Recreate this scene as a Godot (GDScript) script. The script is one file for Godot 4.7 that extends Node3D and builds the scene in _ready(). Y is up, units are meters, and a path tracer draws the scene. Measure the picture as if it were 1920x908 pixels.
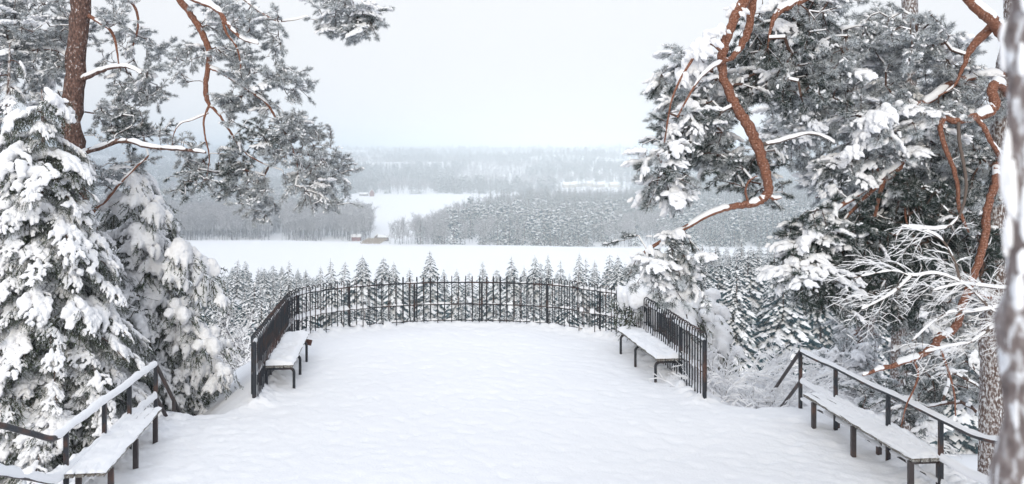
extends Node3D
# A snowy lookout terrace: x right, y up, metres. The terrace lies at y = 0, the camera stands at the top of the steps at z = 0.

const EYE := 3.9
const LENS := 1900.0

class MB:                                        # collects triangles for one mesh
	var v := PackedVector3Array()
	var n := PackedVector3Array()
	var c := PackedColorArray()
	var ix := PackedInt32Array()
	var col := Color(1, 1, 1)
	func add(p: Vector3, nn: Vector3) -> int:
		v.append(p); n.append(nn); c.append(col)
		return v.size() - 1
	func tri(a: int, b: int, d: int) -> void:
		ix.append(a); ix.append(b); ix.append(d)
	func face(a: Vector3, b: Vector3, d: Vector3) -> void:
		var nn := (d - a).cross(b - a).normalized()
		var k := v.size()
		v.append(a); v.append(b); v.append(d)
		n.append(nn); n.append(nn); n.append(nn)
		c.append(col); c.append(col); c.append(col)
		ix.append(k); ix.append(k + 1); ix.append(k + 2)
	func quad(a: Vector3, b: Vector3, d: Vector3, e: Vector3) -> void:
		face(a, b, d); face(a, d, e)
	func box(t: Transform3D, s: Vector3, ch := 0.0) -> void:   # box with chamfered edges
		var h := s * 0.5
		var m := Vector3(h.x - ch, h.y - ch, h.z - ch)
		if ch <= 0.0:
			var q := []
			for k in 8: q.append(t * Vector3(h.x if k & 1 else -h.x, h.y if k & 2 else -h.y, h.z if k & 4 else -h.z))
			for f in [[0, 2, 3, 1], [4, 5, 7, 6], [0, 1, 5, 4], [2, 6, 7, 3], [0, 4, 6, 2], [1, 3, 7, 5]]: quad(q[f[0]], q[f[1]], q[f[2]], q[f[3]])
			return
		for ax in 3:
			var u := (ax + 1) % 3
			var w := (ax + 2) % 3
			for sg in [-1.0, 1.0]:
				var p := []
				for k in [[-1, -1], [1, -1], [1, 1], [-1, 1]]:
					var o := Vector3()
					o[ax] = h[ax] * sg; o[u] = m[u] * k[0]; o[w] = m[w] * k[1]
					p.append(t * o)
				if sg > 0: quad(p[3], p[2], p[1], p[0])
				else: quad(p[0], p[1], p[2], p[3])
			for k in [[-1, -1], [1, -1], [1, 1], [-1, 1]]:      # chamfers along ax
				var e := []
				for s2 in [-1.0, 1.0]:
					var o1 := Vector3(); var o2 := Vector3()
					o1[ax] = m[ax] * s2; o2[ax] = m[ax] * s2
					o1[u] = h[u] * k[0]; o1[w] = m[w] * k[1]
					o2[u] = m[u] * k[0]; o2[w] = h[w] * k[1]
					e.append(t * o1); e.append(t * o2)
				if k[0] * k[1] > 0: quad(e[0], e[1], e[3], e[2])
				else: quad(e[1], e[0], e[2], e[3])
	func commit(smooth := true) -> ArrayMesh:
		var a := []
		a.resize(Mesh.ARRAY_MAX)
		a[Mesh.ARRAY_VERTEX] = v
		if smooth: a[Mesh.ARRAY_NORMAL] = n
		a[Mesh.ARRAY_COLOR] = c
		a[Mesh.ARRAY_INDEX] = ix
		var m := ArrayMesh.new()
		if v.size() > 2 and ix.size() > 2: m.add_surface_from_arrays(Mesh.PRIMITIVE_TRIANGLES, a)
		return m

var M := {}
var rng := RandomNumberGenerator.new()
var noise := FastNoiseLite.new()
var used := {}

# ---------------------------------------------------------------- naming and tagging
func numbered(called: String) -> String:
	var k: int = used.get(called, 0)
	used[called] = k + 1
	return called if k == 0 else "%s_%03d" % [called, k]

func thing(called: String, label: String, category: String, at := Vector3.ZERO, group := "") -> Node3D:
	var o := Node3D.new()
	o.name = numbered(called)
	o.position = at
	add_child(o, true)
	o.set_meta("label", label)
	o.set_meta("category", category)
	if group: o.set_meta("group", group)
	return o

func part(called: String, mesh: Mesh, mat: Material, parent: Node3D, stuff := false) -> MeshInstance3D:
	var o := MeshInstance3D.new()
	o.mesh = mesh
	o.material_override = mat
	var k: int = parent.get_meta("n_" + called, 0)
	parent.set_meta("n_" + called, k + 1)
	o.name = called if k == 0 else "%s_%03d" % [called, k]
	o.cast_shadow = GeometryInstance3D.SHADOW_CASTING_SETTING_ON
	parent.add_child(o, true)
	if stuff: o.set_meta("kind", "stuff")
	return o

func tidy(o: Node) -> void:                       # the counters used while building
	for m in o.get_meta_list():
		if String(m).begins_with("n_"): o.remove_meta(m)
	for ch in o.get_children(): tidy(ch)

func structure(called: String, mesh: Mesh, mat: Material) -> MeshInstance3D:
	var o := MeshInstance3D.new()
	o.mesh = mesh; o.material_override = mat; o.name = called
	o.set_meta("kind", "structure")
	add_child(o, true)
	return o

func many(called: String, mesh: Mesh, mat: Material, at: Array, parent: Node) -> void:
	if at.is_empty(): return
	var mm := MultiMesh.new()
	mm.transform_format = MultiMesh.TRANSFORM_3D
	mm.mesh = mesh
	mm.instance_count = at.size()
	for k in at.size(): mm.set_instance_transform(k, at[k])
	var o := MultiMeshInstance3D.new()
	o.multimesh = mm
	if mat: o.material_override = mat
	o.set_meta("kind", "stuff")
	var k: int = parent.get_meta("n_" + called, 0)
	parent.set_meta("n_" + called, k + 1)
	o.name = called if k == 0 else "%s_%03d" % [called, k]
	parent.add_child(o, true)

# ---------------------------------------------------------------- geometry
func at(px: float, py: float, d: float) -> Vector3:   # a place d metres in front of the eye, seen in that direction
	return Vector3((px - 960.0) / LENS * d, EYE - (py - 285.0) / LENS * d, -d)

func frame(x: Vector3, up := Vector3.UP) -> Basis:     # x along, y as near to up as it goes
	x = x.normalized()
	var y := up - x * up.dot(x)
	if y.length() < 0.05: y = Vector3(x.z, 0.3, -x.x) - x * Vector3(x.z, 0.3, -x.x).dot(x)
	y = y.normalized()
	return Basis(x, y, x.cross(y))

func tube(mb: MB, p: PackedVector3Array, r: PackedFloat32Array, sides := 8, rough := 0.0) -> void:
	var n := p.size()
	if n < 2: return
	var t0 := (p[1] - p[0]).normalized()
	var u := t0.cross(Vector3(0.31, 0.2, 0.93)).normalized()
	var first := mb.v.size()
	for k in n:
		var t := (p[mini(k + 1, n - 1)] - p[maxi(k - 1, 0)]).normalized()
		u = (u - t * u.dot(t)).normalized()
		var w := t.cross(u)
		for s in sides:
			var a := TAU * s / sides
			var d := u * cos(a) + w * sin(a)
			var q := r[k]
			if rough > 0.0: q *= 1.0 + rough * noise.get_noise_3dv((p[k] + d * r[k]) * 14.0)
			mb.add(p[k] + d * q, d)
	for k in n - 1:
		for s in sides:
			var a := first + k * sides + s
			var b := first + k * sides + (s + 1) % sides
			mb.tri(a, a + sides, b)
			mb.tri(b, a + sides, b + sides)
	for e in [0, n - 1]:                               # closed ends
		var tt := (p[0] - p[1]).normalized() if e == 0 else (p[n - 1] - p[n - 2]).normalized()
		var mid := mb.add(p[e] + tt * r[e] * 0.4, tt)
		for s in sides:
			var a: int = first + e * sides + s
			var b: int = first + e * sides + (s + 1) % sides
			if e == 0: mb.tri(mid, a, b)
			else: mb.tri(mid, b, a)

func snow_along(mb: MB, p: PackedVector3Array, r: PackedFloat32Array, amount: float, bare := 0.0, least := 0.35, lumps := 6.0, broad := 1.0) -> void:
	# the ridge of snow that lies on a branch, a rail or a board edge: thick where it is level, none where it is steep
	var n := p.size()
	if n < 2: return
	var first := mb.v.size()
	var m := 9
	for k in n:
		var t := (p[mini(k + 1, n - 1)] - p[maxi(k - 1, 0)]).normalized()
		var level := sqrt(maxf(0.0, 1.0 - t.y * t.y))
		var side := t.cross(Vector3.UP)
		side = side.normalized() if side.length() > 0.05 else Vector3.RIGHT
		var up := side.cross(t).normalized()
		var w := maxf(0.5 + 0.5 * noise.get_noise_3dv(p[k] * lumps) * 1.6, 0.0)
		var f := clampf((level - least) / (0.9 - least), 0.0, 1.0)
		var have := clampf((w - bare) * 3.0, 0.0, 1.0) * f
		if k == 0 or k == n - 1: have *= 0.4
		var h := amount * (0.55 + 0.75 * w) * have
		var wide := (r[k] * (0.55 + 0.5 * have) + h * 0.22) * broad
		for s in m:
			var a := lerpf(-0.45, PI + 0.45, float(s) / (m - 1))
			var q := side * cos(a) * wide + up * (r[k] * 0.25 * have + maxf(sin(a), -0.25) * (r[k] * 0.7 * have + h + 0.001))
			mb.add(p[k] + q, (side * cos(a) + up * sin(a)).normalized())
	for k in n - 1:
		for s in m:
			var a := first + k * m + s
			var b := first + k * m + (s + 1) % m
			mb.tri(a, b, a + m)
			mb.tri(b, b + m, a + m)

func bend(ctl: Array, sub := 5) -> Array:               # [[Vector3, radius], ...] -> smooth [points, radii]
	var p := PackedVector3Array()
	var r := PackedFloat32Array()
	var n := ctl.size()
	for k in n - 1:
		var a: Vector3 = ctl[maxi(k - 1, 0)][0]
		var b: Vector3 = ctl[k][0]
		var c: Vector3 = ctl[k + 1][0]
		var d: Vector3 = ctl[mini(k + 2, n - 1)][0]
		for s in sub:
			var t := float(s) / sub
			p.append(b.cubic_interpolate(c, a, d, t))
			r.append(lerpf(ctl[k][1], ctl[k + 1][1], t))
	p.append(ctl[n - 1][0]); r.append(ctl[n - 1][1])
	return [p, r]

func limb_px(d: float, pts: Array) -> Array:            # [[px, py, radius, extra depth], ...]
	var out := []
	for q in pts: out.append([at(q[0], q[1], d + (q[3] if q.size() > 3 else 0.0)), q[2]])
	return out

# surface nets over a smooth union of tapered capsules [a, b, ra, rb]; the soft shapes of settled snow
func blob(caps: Array, cell: float, k: float, rough := 0.0, seed_at := 0.0, flat := 1.0) -> MB:
	var lo := Vector3.ONE * 1e9
	var hi := Vector3.ONE * -1e9
	for c in caps:
		var rr: float = maxf(c[2], c[3]) + k * 1.5 + cell * 2.0
		lo = lo.min(c[0] - Vector3.ONE * rr).min(c[1] - Vector3.ONE * rr)
		hi = hi.max(c[0] + Vector3.ONE * rr).max(c[1] + Vector3.ONE * rr)
	var nx := int((hi.x - lo.x) / cell) + 2
	var ny := int((hi.y - lo.y) / cell) + 2
	var nz := int((hi.z - lo.z) / cell) + 2
	var f := PackedFloat32Array()
	f.resize(nx * ny * nz)
	var at_k := 0
	var fine := 0.26 / cell
	var near := k * 4.0 + cell * 2.0
	for z in nz:
		for y in ny:
			for x in nx:
				var p := lo + Vector3(x, y, z) * cell
				var sum := 0.0
				var least := 1e9
				for c in caps:
					var a: Vector3 = c[0]
					var ab: Vector3 = c[1] - a
					var t := clampf((p - a).dot(ab) / maxf(ab.length_squared(), 1e-9), 0.0, 1.0)
					var d: float = (p - a - ab * t).length() - lerpf(c[2], c[3], t)
					least = minf(least, d)
					if d < near: sum += exp(-d / k)
				var val := -k * log(sum) if sum > 1e-12 else least
				if rough > 0.0 and absf(val) < rough * 3.0: val += rough * (noise.get_noise_3dv(p * fine + Vector3(seed_at, seed_at * 1.7, 0)) + 0.45 * noise.get_noise_3dv(p * fine * 2.7 + Vector3(0, seed_at, 9)))
				f[at_k] = val
				at_k += 1
	var mb := MB.new()
	var id := PackedInt32Array()
	id.resize(nx * ny * nz)
	id.fill(-1)
	var off := [0, 1, nx, nx + 1, nx * ny, nx * ny + 1, nx * ny + nx, nx * ny + nx + 1]
	var edges := [[0, 1], [2, 3], [4, 5], [6, 7], [0, 2], [1, 3], [4, 6], [5, 7], [0, 4], [1, 5], [2, 6], [3, 7]]
	for z in nz - 1:
		for y in ny - 1:
			for x in nx - 1:
				var b := (z * ny + y) * nx + x
				var inside := 0
				for o in off: inside += 1 if f[b + o] < 0.0 else 0
				if inside == 0 or inside == 8: continue
				var p := Vector3.ZERO
				var cnt := 0
				for e in edges:
					var fa := f[b + off[e[0]]]
					var fb := f[b + off[e[1]]]
					if (fa < 0.0) != (fb < 0.0):
						var t := fa / (fa - fb)
						var pa := Vector3(e[0] & 1, (e[0] >> 1) & 1, e[0] >> 2)
						var pb := Vector3(e[1] & 1, (e[1] >> 1) & 1, e[1] >> 2)
						p += pa.lerp(pb, t)
						cnt += 1
				p /= cnt
				var g := Vector3(f[b + 1] - f[b] + f[b + off[7]] - f[b + off[6]], f[b + off[2]] - f[b] + f[b + off[7]] - f[b + off[5]], f[b + off[4]] - f[b] + f[b + off[7]] - f[b + off[3]])
				id[b] = mb.add(lo + (Vector3(x, y, z) + p) * cell, g.normalized())
	for z in range(1, nz - 1):
		for y in range(1, ny - 1):
			for x in range(1, nx - 1):
				var b := (z * ny + y) * nx + x
				for ax in 3:
					var s: int = [1, nx, nx * ny][ax]
					if (f[b] < 0.0) == (f[b + s] < 0.0): continue
					var u: int = [nx, nx * ny, 1][ax]
					var w: int = [nx * ny, 1, nx][ax]
					var q := [id[b], id[b - u], id[b - u - w], id[b - w]]
					if q.min() < 0: continue
					if f[b] < 0.0:
						mb.tri(q[0], q[2], q[1]); mb.tri(q[0], q[3], q[2])
					else:
						mb.tri(q[0], q[1], q[2]); mb.tri(q[0], q[2], q[3])
	if flat != 1.0:
		for j in mb.v.size(): mb.v[j].y *= flat
	return mb

# ---------------------------------------------------------------- materials
func noise_tex(freq: float, ramp: Array, size := 512, kind := FastNoiseLite.TYPE_SIMPLEX_SMOOTH, oct := 4, sd := 1) -> NoiseTexture2D:
	var f := FastNoiseLite.new()
	f.noise_type = kind; f.frequency = freq; f.fractal_octaves = oct; f.seed = sd
	var t := NoiseTexture2D.new()
	t.width = size; t.height = size; t.seamless = true; t.noise = f
	if ramp.size():
		var g := Gradient.new()
		g.offsets = PackedFloat32Array(); g.colors = PackedColorArray()
		for q in ramp: g.add_point(q[0], q[1])
		while g.get_point_count() > ramp.size(): g.remove_point(0)
		t.color_ramp = g
	return t

func bump_tex(freq: float, strength: float, oct := 4, sd := 2, kind := FastNoiseLite.TYPE_SIMPLEX_SMOOTH) -> NoiseTexture2D:
	var t := noise_tex(freq, [], 512, kind, oct, sd)
	t.as_normal_map = true; t.bump_strength = strength
	return t

func mat(color: Color, rough: float) -> StandardMaterial3D:
	var m := StandardMaterial3D.new()
	m.albedo_color = color.linear_to_srgb()
	m.roughness = rough
	m.metallic_specular = 0.35
	return m

func tri(m: StandardMaterial3D, scale: float) -> void:
	m.uv1_triplanar = true
	m.uv1_world_triplanar = true
	m.uv1_scale = Vector3.ONE * scale

func c3(r: float, g: float, b: float) -> Color:
	return Color(r, g, b).linear_to_srgb()

func make_materials() -> void:
	var s := mat(Color(0.84, 0.84, 0.856), 0.75)
	s.metallic_specular = 0.2
	s.normal_enabled = true; s.normal_texture = bump_tex(0.035, 5.0, 5); s.normal_scale = 0.55
	tri(s, 2.2)
	M.snow = s
	var g := mat(Color(0.84, 0.84, 0.856), 0.8)
	g.metallic_specular = 0.2
	g.normal_enabled = true; g.normal_texture = bump_tex(0.03, 6.0, 5, 7); g.normal_scale = 0.5
	tri(g, 1.3)
	M.ground = g
	M.far_snow = mat(Color(0.84, 0.84, 0.856), 0.9)
	var nd := mat(Color(1, 1, 1), 0.7)
	nd.vertex_color_use_as_albedo = true
	M.needle = nd
	var b := mat(Color(1, 1, 1), 0.85)                   # grey brown plated bark of an old pine stem with rime in its cracks
	b.albedo_texture = noise_tex(0.02, [[0.0, c3(0.035, 0.024, 0.022)], [0.42, c3(0.10, 0.062, 0.052)], [0.62, c3(0.19, 0.105, 0.082)], [0.80, c3(0.22, 0.15, 0.13)], [0.86, c3(0.66, 0.68, 0.7)], [1.0, c3(0.8, 0.82, 0.85)]], 512, FastNoiseLite.TYPE_SIMPLEX_SMOOTH, 5, 5)
	b.normal_enabled = true; b.normal_texture = bump_tex(0.03, 14.0, 4, 5, FastNoiseLite.TYPE_CELLULAR); b.normal_scale = 1.2
	tri(b, 1.0); b.uv1_scale = Vector3(2.2, 1.1, 2.2)
	M.bark = b
	var o := mat(Color(1, 1, 1), 0.8)                    # thin flaking orange bark of the upper limbs
	o.albedo_texture = noise_tex(0.025, [[0.0, c3(0.06, 0.028, 0.02)], [0.4, c3(0.17, 0.07, 0.043)], [0.58, c3(0.27, 0.115, 0.07)], [0.74, c3(0.34, 0.175, 0.12)], [0.82, c3(0.28, 0.2, 0.17)], [0.86, c3(0.62, 0.62, 0.63)], [1.0, c3(0.8, 0.8, 0.8)]], 512, FastNoiseLite.TYPE_SIMPLEX_SMOOTH, 5, 9)
	o.normal_enabled = true; o.normal_texture = bump_tex(0.04, 8.0, 4, 11); o.normal_scale = 1.3
	tri(o, 3.0)
	M.limb = o
	var tw := mat(Color(0.105, 0.062, 0.048), 0.85)
	M.twig = tw
	M.grey_twig = mat(Color(0.13, 0.10, 0.085), 0.85)
	var pl := mat(Color(1, 1, 1), 0.8)                   # a stem plastered with wind-blown snow
	pl.albedo_texture = noise_tex(0.03, [[0.0, c3(0.07, 0.05, 0.045)], [0.45, c3(0.15, 0.105, 0.09)], [0.52, c3(0.25, 0.2, 0.18)], [0.6, c3(0.6, 0.6, 0.62)], [0.8, c3(0.82, 0.84, 0.87)], [1.0, c3(0.86, 0.88, 0.9)]], 512, FastNoiseLite.TYPE_SIMPLEX_SMOOTH, 6, 15)
	pl.normal_enabled = true; pl.normal_texture = bump_tex(0.03, 10.0, 4, 15); pl.normal_scale = 1.0
	tri(pl, 1.0); pl.uv1_scale = Vector3(2.4, 0.9, 2.4)
	M.plastered = pl
	var gb := mat(Color(1, 1, 1), 0.85)                  # grey bark caked with snow
	gb.albedo_texture = noise_tex(0.018, [[0.0, c3(0.09, 0.07, 0.068)], [0.45, c3(0.20, 0.165, 0.16)], [0.62, c3(0.32, 0.29, 0.285)], [0.67, c3(0.74, 0.76, 0.8)], [1.0, c3(0.84, 0.86, 0.9)]], 512, FastNoiseLite.TYPE_SIMPLEX_SMOOTH, 4, 17)
	gb.normal_enabled = true; gb.normal_texture = bump_tex(0.03, 10.0, 4, 15)
	tri(gb, 1.0); gb.uv1_scale = Vector3(3.0, 1.4, 3.0)
	M.grey_bark = gb
	var ir := mat(Color(1, 1, 1), 0.5)                   # dark painted iron with rust coming through
	ir.albedo_texture = noise_tex(0.012, [[0.0, c3(0.018, 0.021, 0.026)], [0.55, c3(0.026, 0.029, 0.036)], [0.7, c3(0.05, 0.032, 0.028)], [1.0, c3(0.12, 0.05, 0.035)]], 256, FastNoiseLite.TYPE_SIMPLEX_SMOOTH, 5, 21)
	ir.normal_enabled = true; ir.normal_texture = bump_tex(0.08, 3.0, 3, 22); ir.normal_scale = 0.4
	tri(ir, 0.7)
	M.iron = ir
	var st := mat(Color(1, 1, 1), 0.5)
	st.albedo_texture = noise_tex(0.014, [[0.0, c3(0.04, 0.034, 0.036)], [0.6, c3(0.062, 0.05, 0.05)], [0.8, c3(0.09, 0.055, 0.045)], [1.0, c3(0.14, 0.075, 0.05)]], 256, FastNoiseLite.TYPE_SIMPLEX_SMOOTH, 5, 25)
	tri(st, 0.7)
	M.steel = st
	var wd := mat(Color(1, 1, 1), 0.85)                  # weathered plank with lichen and frost on its edges
	wd.albedo_texture = noise_tex(0.03, [[0.0, c3(0.05, 0.042, 0.034)], [0.45, c3(0.12, 0.10, 0.08)], [0.62, c3(0.2, 0.18, 0.15)], [0.7, c3(0.6, 0.62, 0.63)], [1.0, c3(0.8, 0.82, 0.84)]], 512, FastNoiseLite.TYPE_SIMPLEX_SMOOTH, 5, 31)
	wd.normal_enabled = true; wd.normal_texture = bump_tex(0.05, 6.0, 3, 33); wd.normal_scale = 0.6
	tri(wd, 1.5); wd.uv1_scale = Vector3(2.5, 6.0, 1.2)
	M.wood = wd
	M.red_wall = mat(Color(0.17, 0.045, 0.038), 0.85)
	M.board = mat(Color(0.10, 0.045, 0.034), 0.85)
	M.brown_wall = mat(Color(0.11, 0.07, 0.06), 0.85)
	M.pale_wall = mat(Color(0.5, 0.46, 0.4), 0.85)
	M.dark_glass = mat(Color(0.03, 0.035, 0.045), 0.15)
	M.reed = mat(Color(0.36, 0.27, 0.18), 0.9)

# ---------------------------------------------------------------- terrain
const OUTLINE := [[-5.35, -4.0], [-5.35, 14.9], [-4.3, 15.1], [-4.15, 15.6], [-4.68, 20.7], [-4.55, 21.6], [-3.6, 22.55], [-2.1, 23.15], [-0.6, 23.25], [0.95, 22.85], [1.75, 22.1], [2.45, 21.4], [2.68, 20.7], [3.2, 15.7], [3.6, 15.4], [5.25, 15.7], [5.45, -4.0]]
const PROFILE := [[-60, 2.0], [0, 0], [24, -5.5], [27, -8.0], [34, -11], [60, -17], [120, -27], [200, -36], [300, -43], [345, -48], [560, -48], [600, -46], [800, -45.5], [1200, -45], [1450, -41], [1700, -29], [2300, -14], [3200, 0], [4500, 6], [7000, 8]]
var outline := PackedVector2Array()
var n_hill := FastNoiseLite.new()
var n_fine := FastNoiseLite.new()

func base_h(x: float, d: float) -> float:
	var h := 8.0
	for k in PROFILE.size() - 1:
		if d < PROFILE[k + 1][0]:
			h = lerpf(PROFILE[k][1], PROFILE[k + 1][1], clampf((d - PROFILE[k][0]) / float(PROFILE[k + 1][0] - PROFILE[k][0]), 0.0, 1.0))
			break
	if d > 1300.0: h += n_hill.get_noise_2d(x * 0.5, d) * 26.0 * smoothstep(1300.0, 2400.0, d)
	return h

func ground_h(x: float, d: float) -> float:
	if d > 40.0 or absf(x) > 30.0:
		var hh := base_h(x, d)
		if d < 345.0: hh += n_hill.get_noise_2d(x * 9.0, d * 9.0) * 1.6
		return hh
	var p := Vector2(x, d)
	var top := clampf((10.3 - d) * 0.34, 0.0, 2.25)      # the steps up to where the camera stands
	var s := 0.155
	var st := floorf(top / s) * s
	if top < 2.24: top = lerpf(st, st + s, smoothstep(0.55, 1.0, (top - st) / s))
	if Geometry2D.is_point_in_polygon(p, outline): return top
	var least := 1e9
	for k in outline.size() - 1:
		least = minf(least, p.distance_squared_to(Geometry2D.get_closest_point_to_segment(p, outline[k], outline[k + 1])))
	var dd := sqrt(least)
	var low := base_h(x, maxf(d, 24.0)) + n_hill.get_noise_2d(x * 9.0, d * 9.0) * 1.6
	if d < 15.0: low = lerpf(-2.6, low, smoothstep(6.0, 15.5, d))
	return lerpf(top, low, smoothstep(0.0, 7.0, dd)) - minf(dd, 0.8) * 0.35

func make_ground() -> void:
	for q in OUTLINE: outline.append(Vector2(q[0], q[1]))
	n_hill.frequency = 0.0022; n_hill.seed = 4; n_hill.fractal_octaves = 3
	n_fine.frequency = 1.0; n_fine.seed = 9; n_fine.fractal_octaves = 1
	var step := 0.065
	var nx := int(18.0 / step)
	var nz := int(30.0 / step)
	var mb := MB.new()
	var hs := PackedFloat32Array()
	for j in nz:
		for i in nx:
			var x := -9.0 + i * step
			var d := -3.0 + j * step
			var h := ground_h(x, d) + 0.002
			if h > -1.5:
				h += n_fine.get_noise_2d(x * 0.4, d * 0.4) * 0.022 + n_fine.get_noise_2d(x * 1.5 + 40, d * 1.9) * 0.006
				h += n_fine.get_noise_2d(x * 5.5, d * 5.5 + 70) * 0.007 + rng.randf_range(-0.0015, 0.0015)
				var tread := n_fine.get_noise_2d(x * 2.9 + 9, d * 2.9)          # trodden hollows
				h -= smoothstep(0.3, 0.6, tread) * 0.016
				var worn := smoothstep(2.2, 4.2, absf(x + 0.1)) if d < 15.0 else 0.25          # kicked about near the benches
				h += worn * (n_fine.get_noise_2d(x * 3.6 + 20, d * 3.6) * 0.015 + n_fine.get_noise_2d(x * 8.5, d * 8.5 + 30) * 0.012)
				# soft banks along the railings, and a crumbled one at the foot of the fence
				var side := maxf(smoothstep(-4.55, -5.1, x), smoothstep(4.5, 5.0, x)) if d < 15.2 else 0.0
				var crumb := 0.5 + n_fine.get_noise_2d(x * 5.0, d * 5.0)
				h += side * 0.09 * crumb
				if d > 15.0:
					var fd := 1e9
					for k in fence_line.size() - 1:
						fd = minf(fd, Vector2(x, d).distance_squared_to(Geometry2D.get_closest_point_to_segment(Vector2(x, d), fence_line[k], fence_line[k + 1])))
					h += exp(-fd / 0.05) * (0.05 + 0.09 * crumb * clampf(absf(x + 0.9) / 2.5, 0.25, 1.0))
			hs.append(h)
	for j in nz:
		for i in nx:
			var k := j * nx + i
			var dx := hs[mini(k + 1, hs.size() - 1)] - hs[maxi(k - 1, 0)]
			var dz := hs[mini(k + nx, hs.size() - 1)] - hs[maxi(k - nx, 0)]
			mb.add(Vector3(-9.0 + i * step, hs[k], 3.0 - j * step), Vector3(-dx, 2.0 * step, dz).normalized())
	for j in nz - 1:
		for i in nx - 1:
			var k := j * nx + i
			mb.tri(k, k + nx, k + 1); mb.tri(k + 1, k + nx, k + nx + 1)
	structure("terrace_ground", mb.commit(), M.ground)
	var far := MB.new()
	var rows := PackedFloat32Array()
	var d := -60.0
	while d < 6500.0:
		rows.append(d)
		d += 2.5 if d < 60.0 else d * 0.035
	var cols := 150
	for r in rows:
		for i in cols + 1:
			var x := (float(i) / cols * 2.0 - 1.0) * (60.0 + maxf(r, 0.0) * 0.9)
			var h := ground_h(x, r)
			if absf(x) < 8.0 and r > -2.0 and r < 26.0: h -= 1.5
			far.add(Vector3(x, h, -r), Vector3.UP)
	for j in rows.size() - 1:
		for i in cols:
			var k := j * (cols + 1) + i
			far.tri(k, k + cols + 1, k + 1); far.tri(k + 1, k + cols + 1, k + cols + 2)
	var cnt := far.v.size()
	for k in cnt:
		var a := far.v[mini(k + 1, cnt - 1)] - far.v[maxi(k - 1, 0)]
		var b := far.v[mini(k + cols + 1, cnt - 1)] - far.v[maxi(k - cols - 1, 0)]
		var nn := a.cross(b).normalized()
		far.n[k] = nn if nn.y > 0.1 else (-nn if nn.y < -0.1 else Vector3.UP)
	structure("hillside", far.commit(), M.far_snow)
	var lake := MB.new()
	var shore := [[-420, 380], [-300, 352], [-120, 345], [40, 345], [95, 380], [92, 470], [70, 522], [10, 540], [-60, 550], [-130, 572], [-240, 572], [-330, 560], [-420, 540]]
	var mid := lake.add(Vector3(-150, -46.0, -450), Vector3.UP)
	for q in shore: lake.add(Vector3(q[0], -46.0, -q[1]), Vector3.UP)
	for k in shore.size(): lake.tri(mid, mid + 1 + (k + 1) % shore.size(), mid + 1 + k)
	structure("frozen_lake", lake.commit(), M.far_snow)

# ---------------------------------------------------------------- fence, benches, handrails
const FENCE := [[-3.92, 15.6], [-4.1, 17.3], [-4.28, 19.0], [-4.38, 20.0], [-4.38, 20.7], [-4.14, 21.36], [-3.45, 22.1], [-2.15, 22.72], [-0.63, 22.85], [0.86, 22.42], [1.6, 21.65], [2.15, 21.05], [2.42, 20.5], [2.55, 19.5], [2.68, 18.5], [2.82, 17.0], [2.95, 15.75]]
var fence_line := PackedVector2Array()

func make_fence_line() -> void:
	var ctl := []
	for q in FENCE: ctl.append([Vector3(q[0], 0, q[1]), 0.0])
	var s: PackedVector3Array = bend(ctl, 8)[0]
	var left := 0.0
	var gap := 0.052
	fence_line.append(Vector2(s[0].x, s[0].z))
	for k in s.size() - 1:
		var a := Vector2(s[k].x, s[k].z)
		var b := Vector2(s[k + 1].x, s[k + 1].z)
		var len := a.distance_to(b)
		var t := gap - left
		while t <= len:
			fence_line.append(a.lerp(b, t / len))
			t += gap
		left = len - (t - gap)

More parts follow.
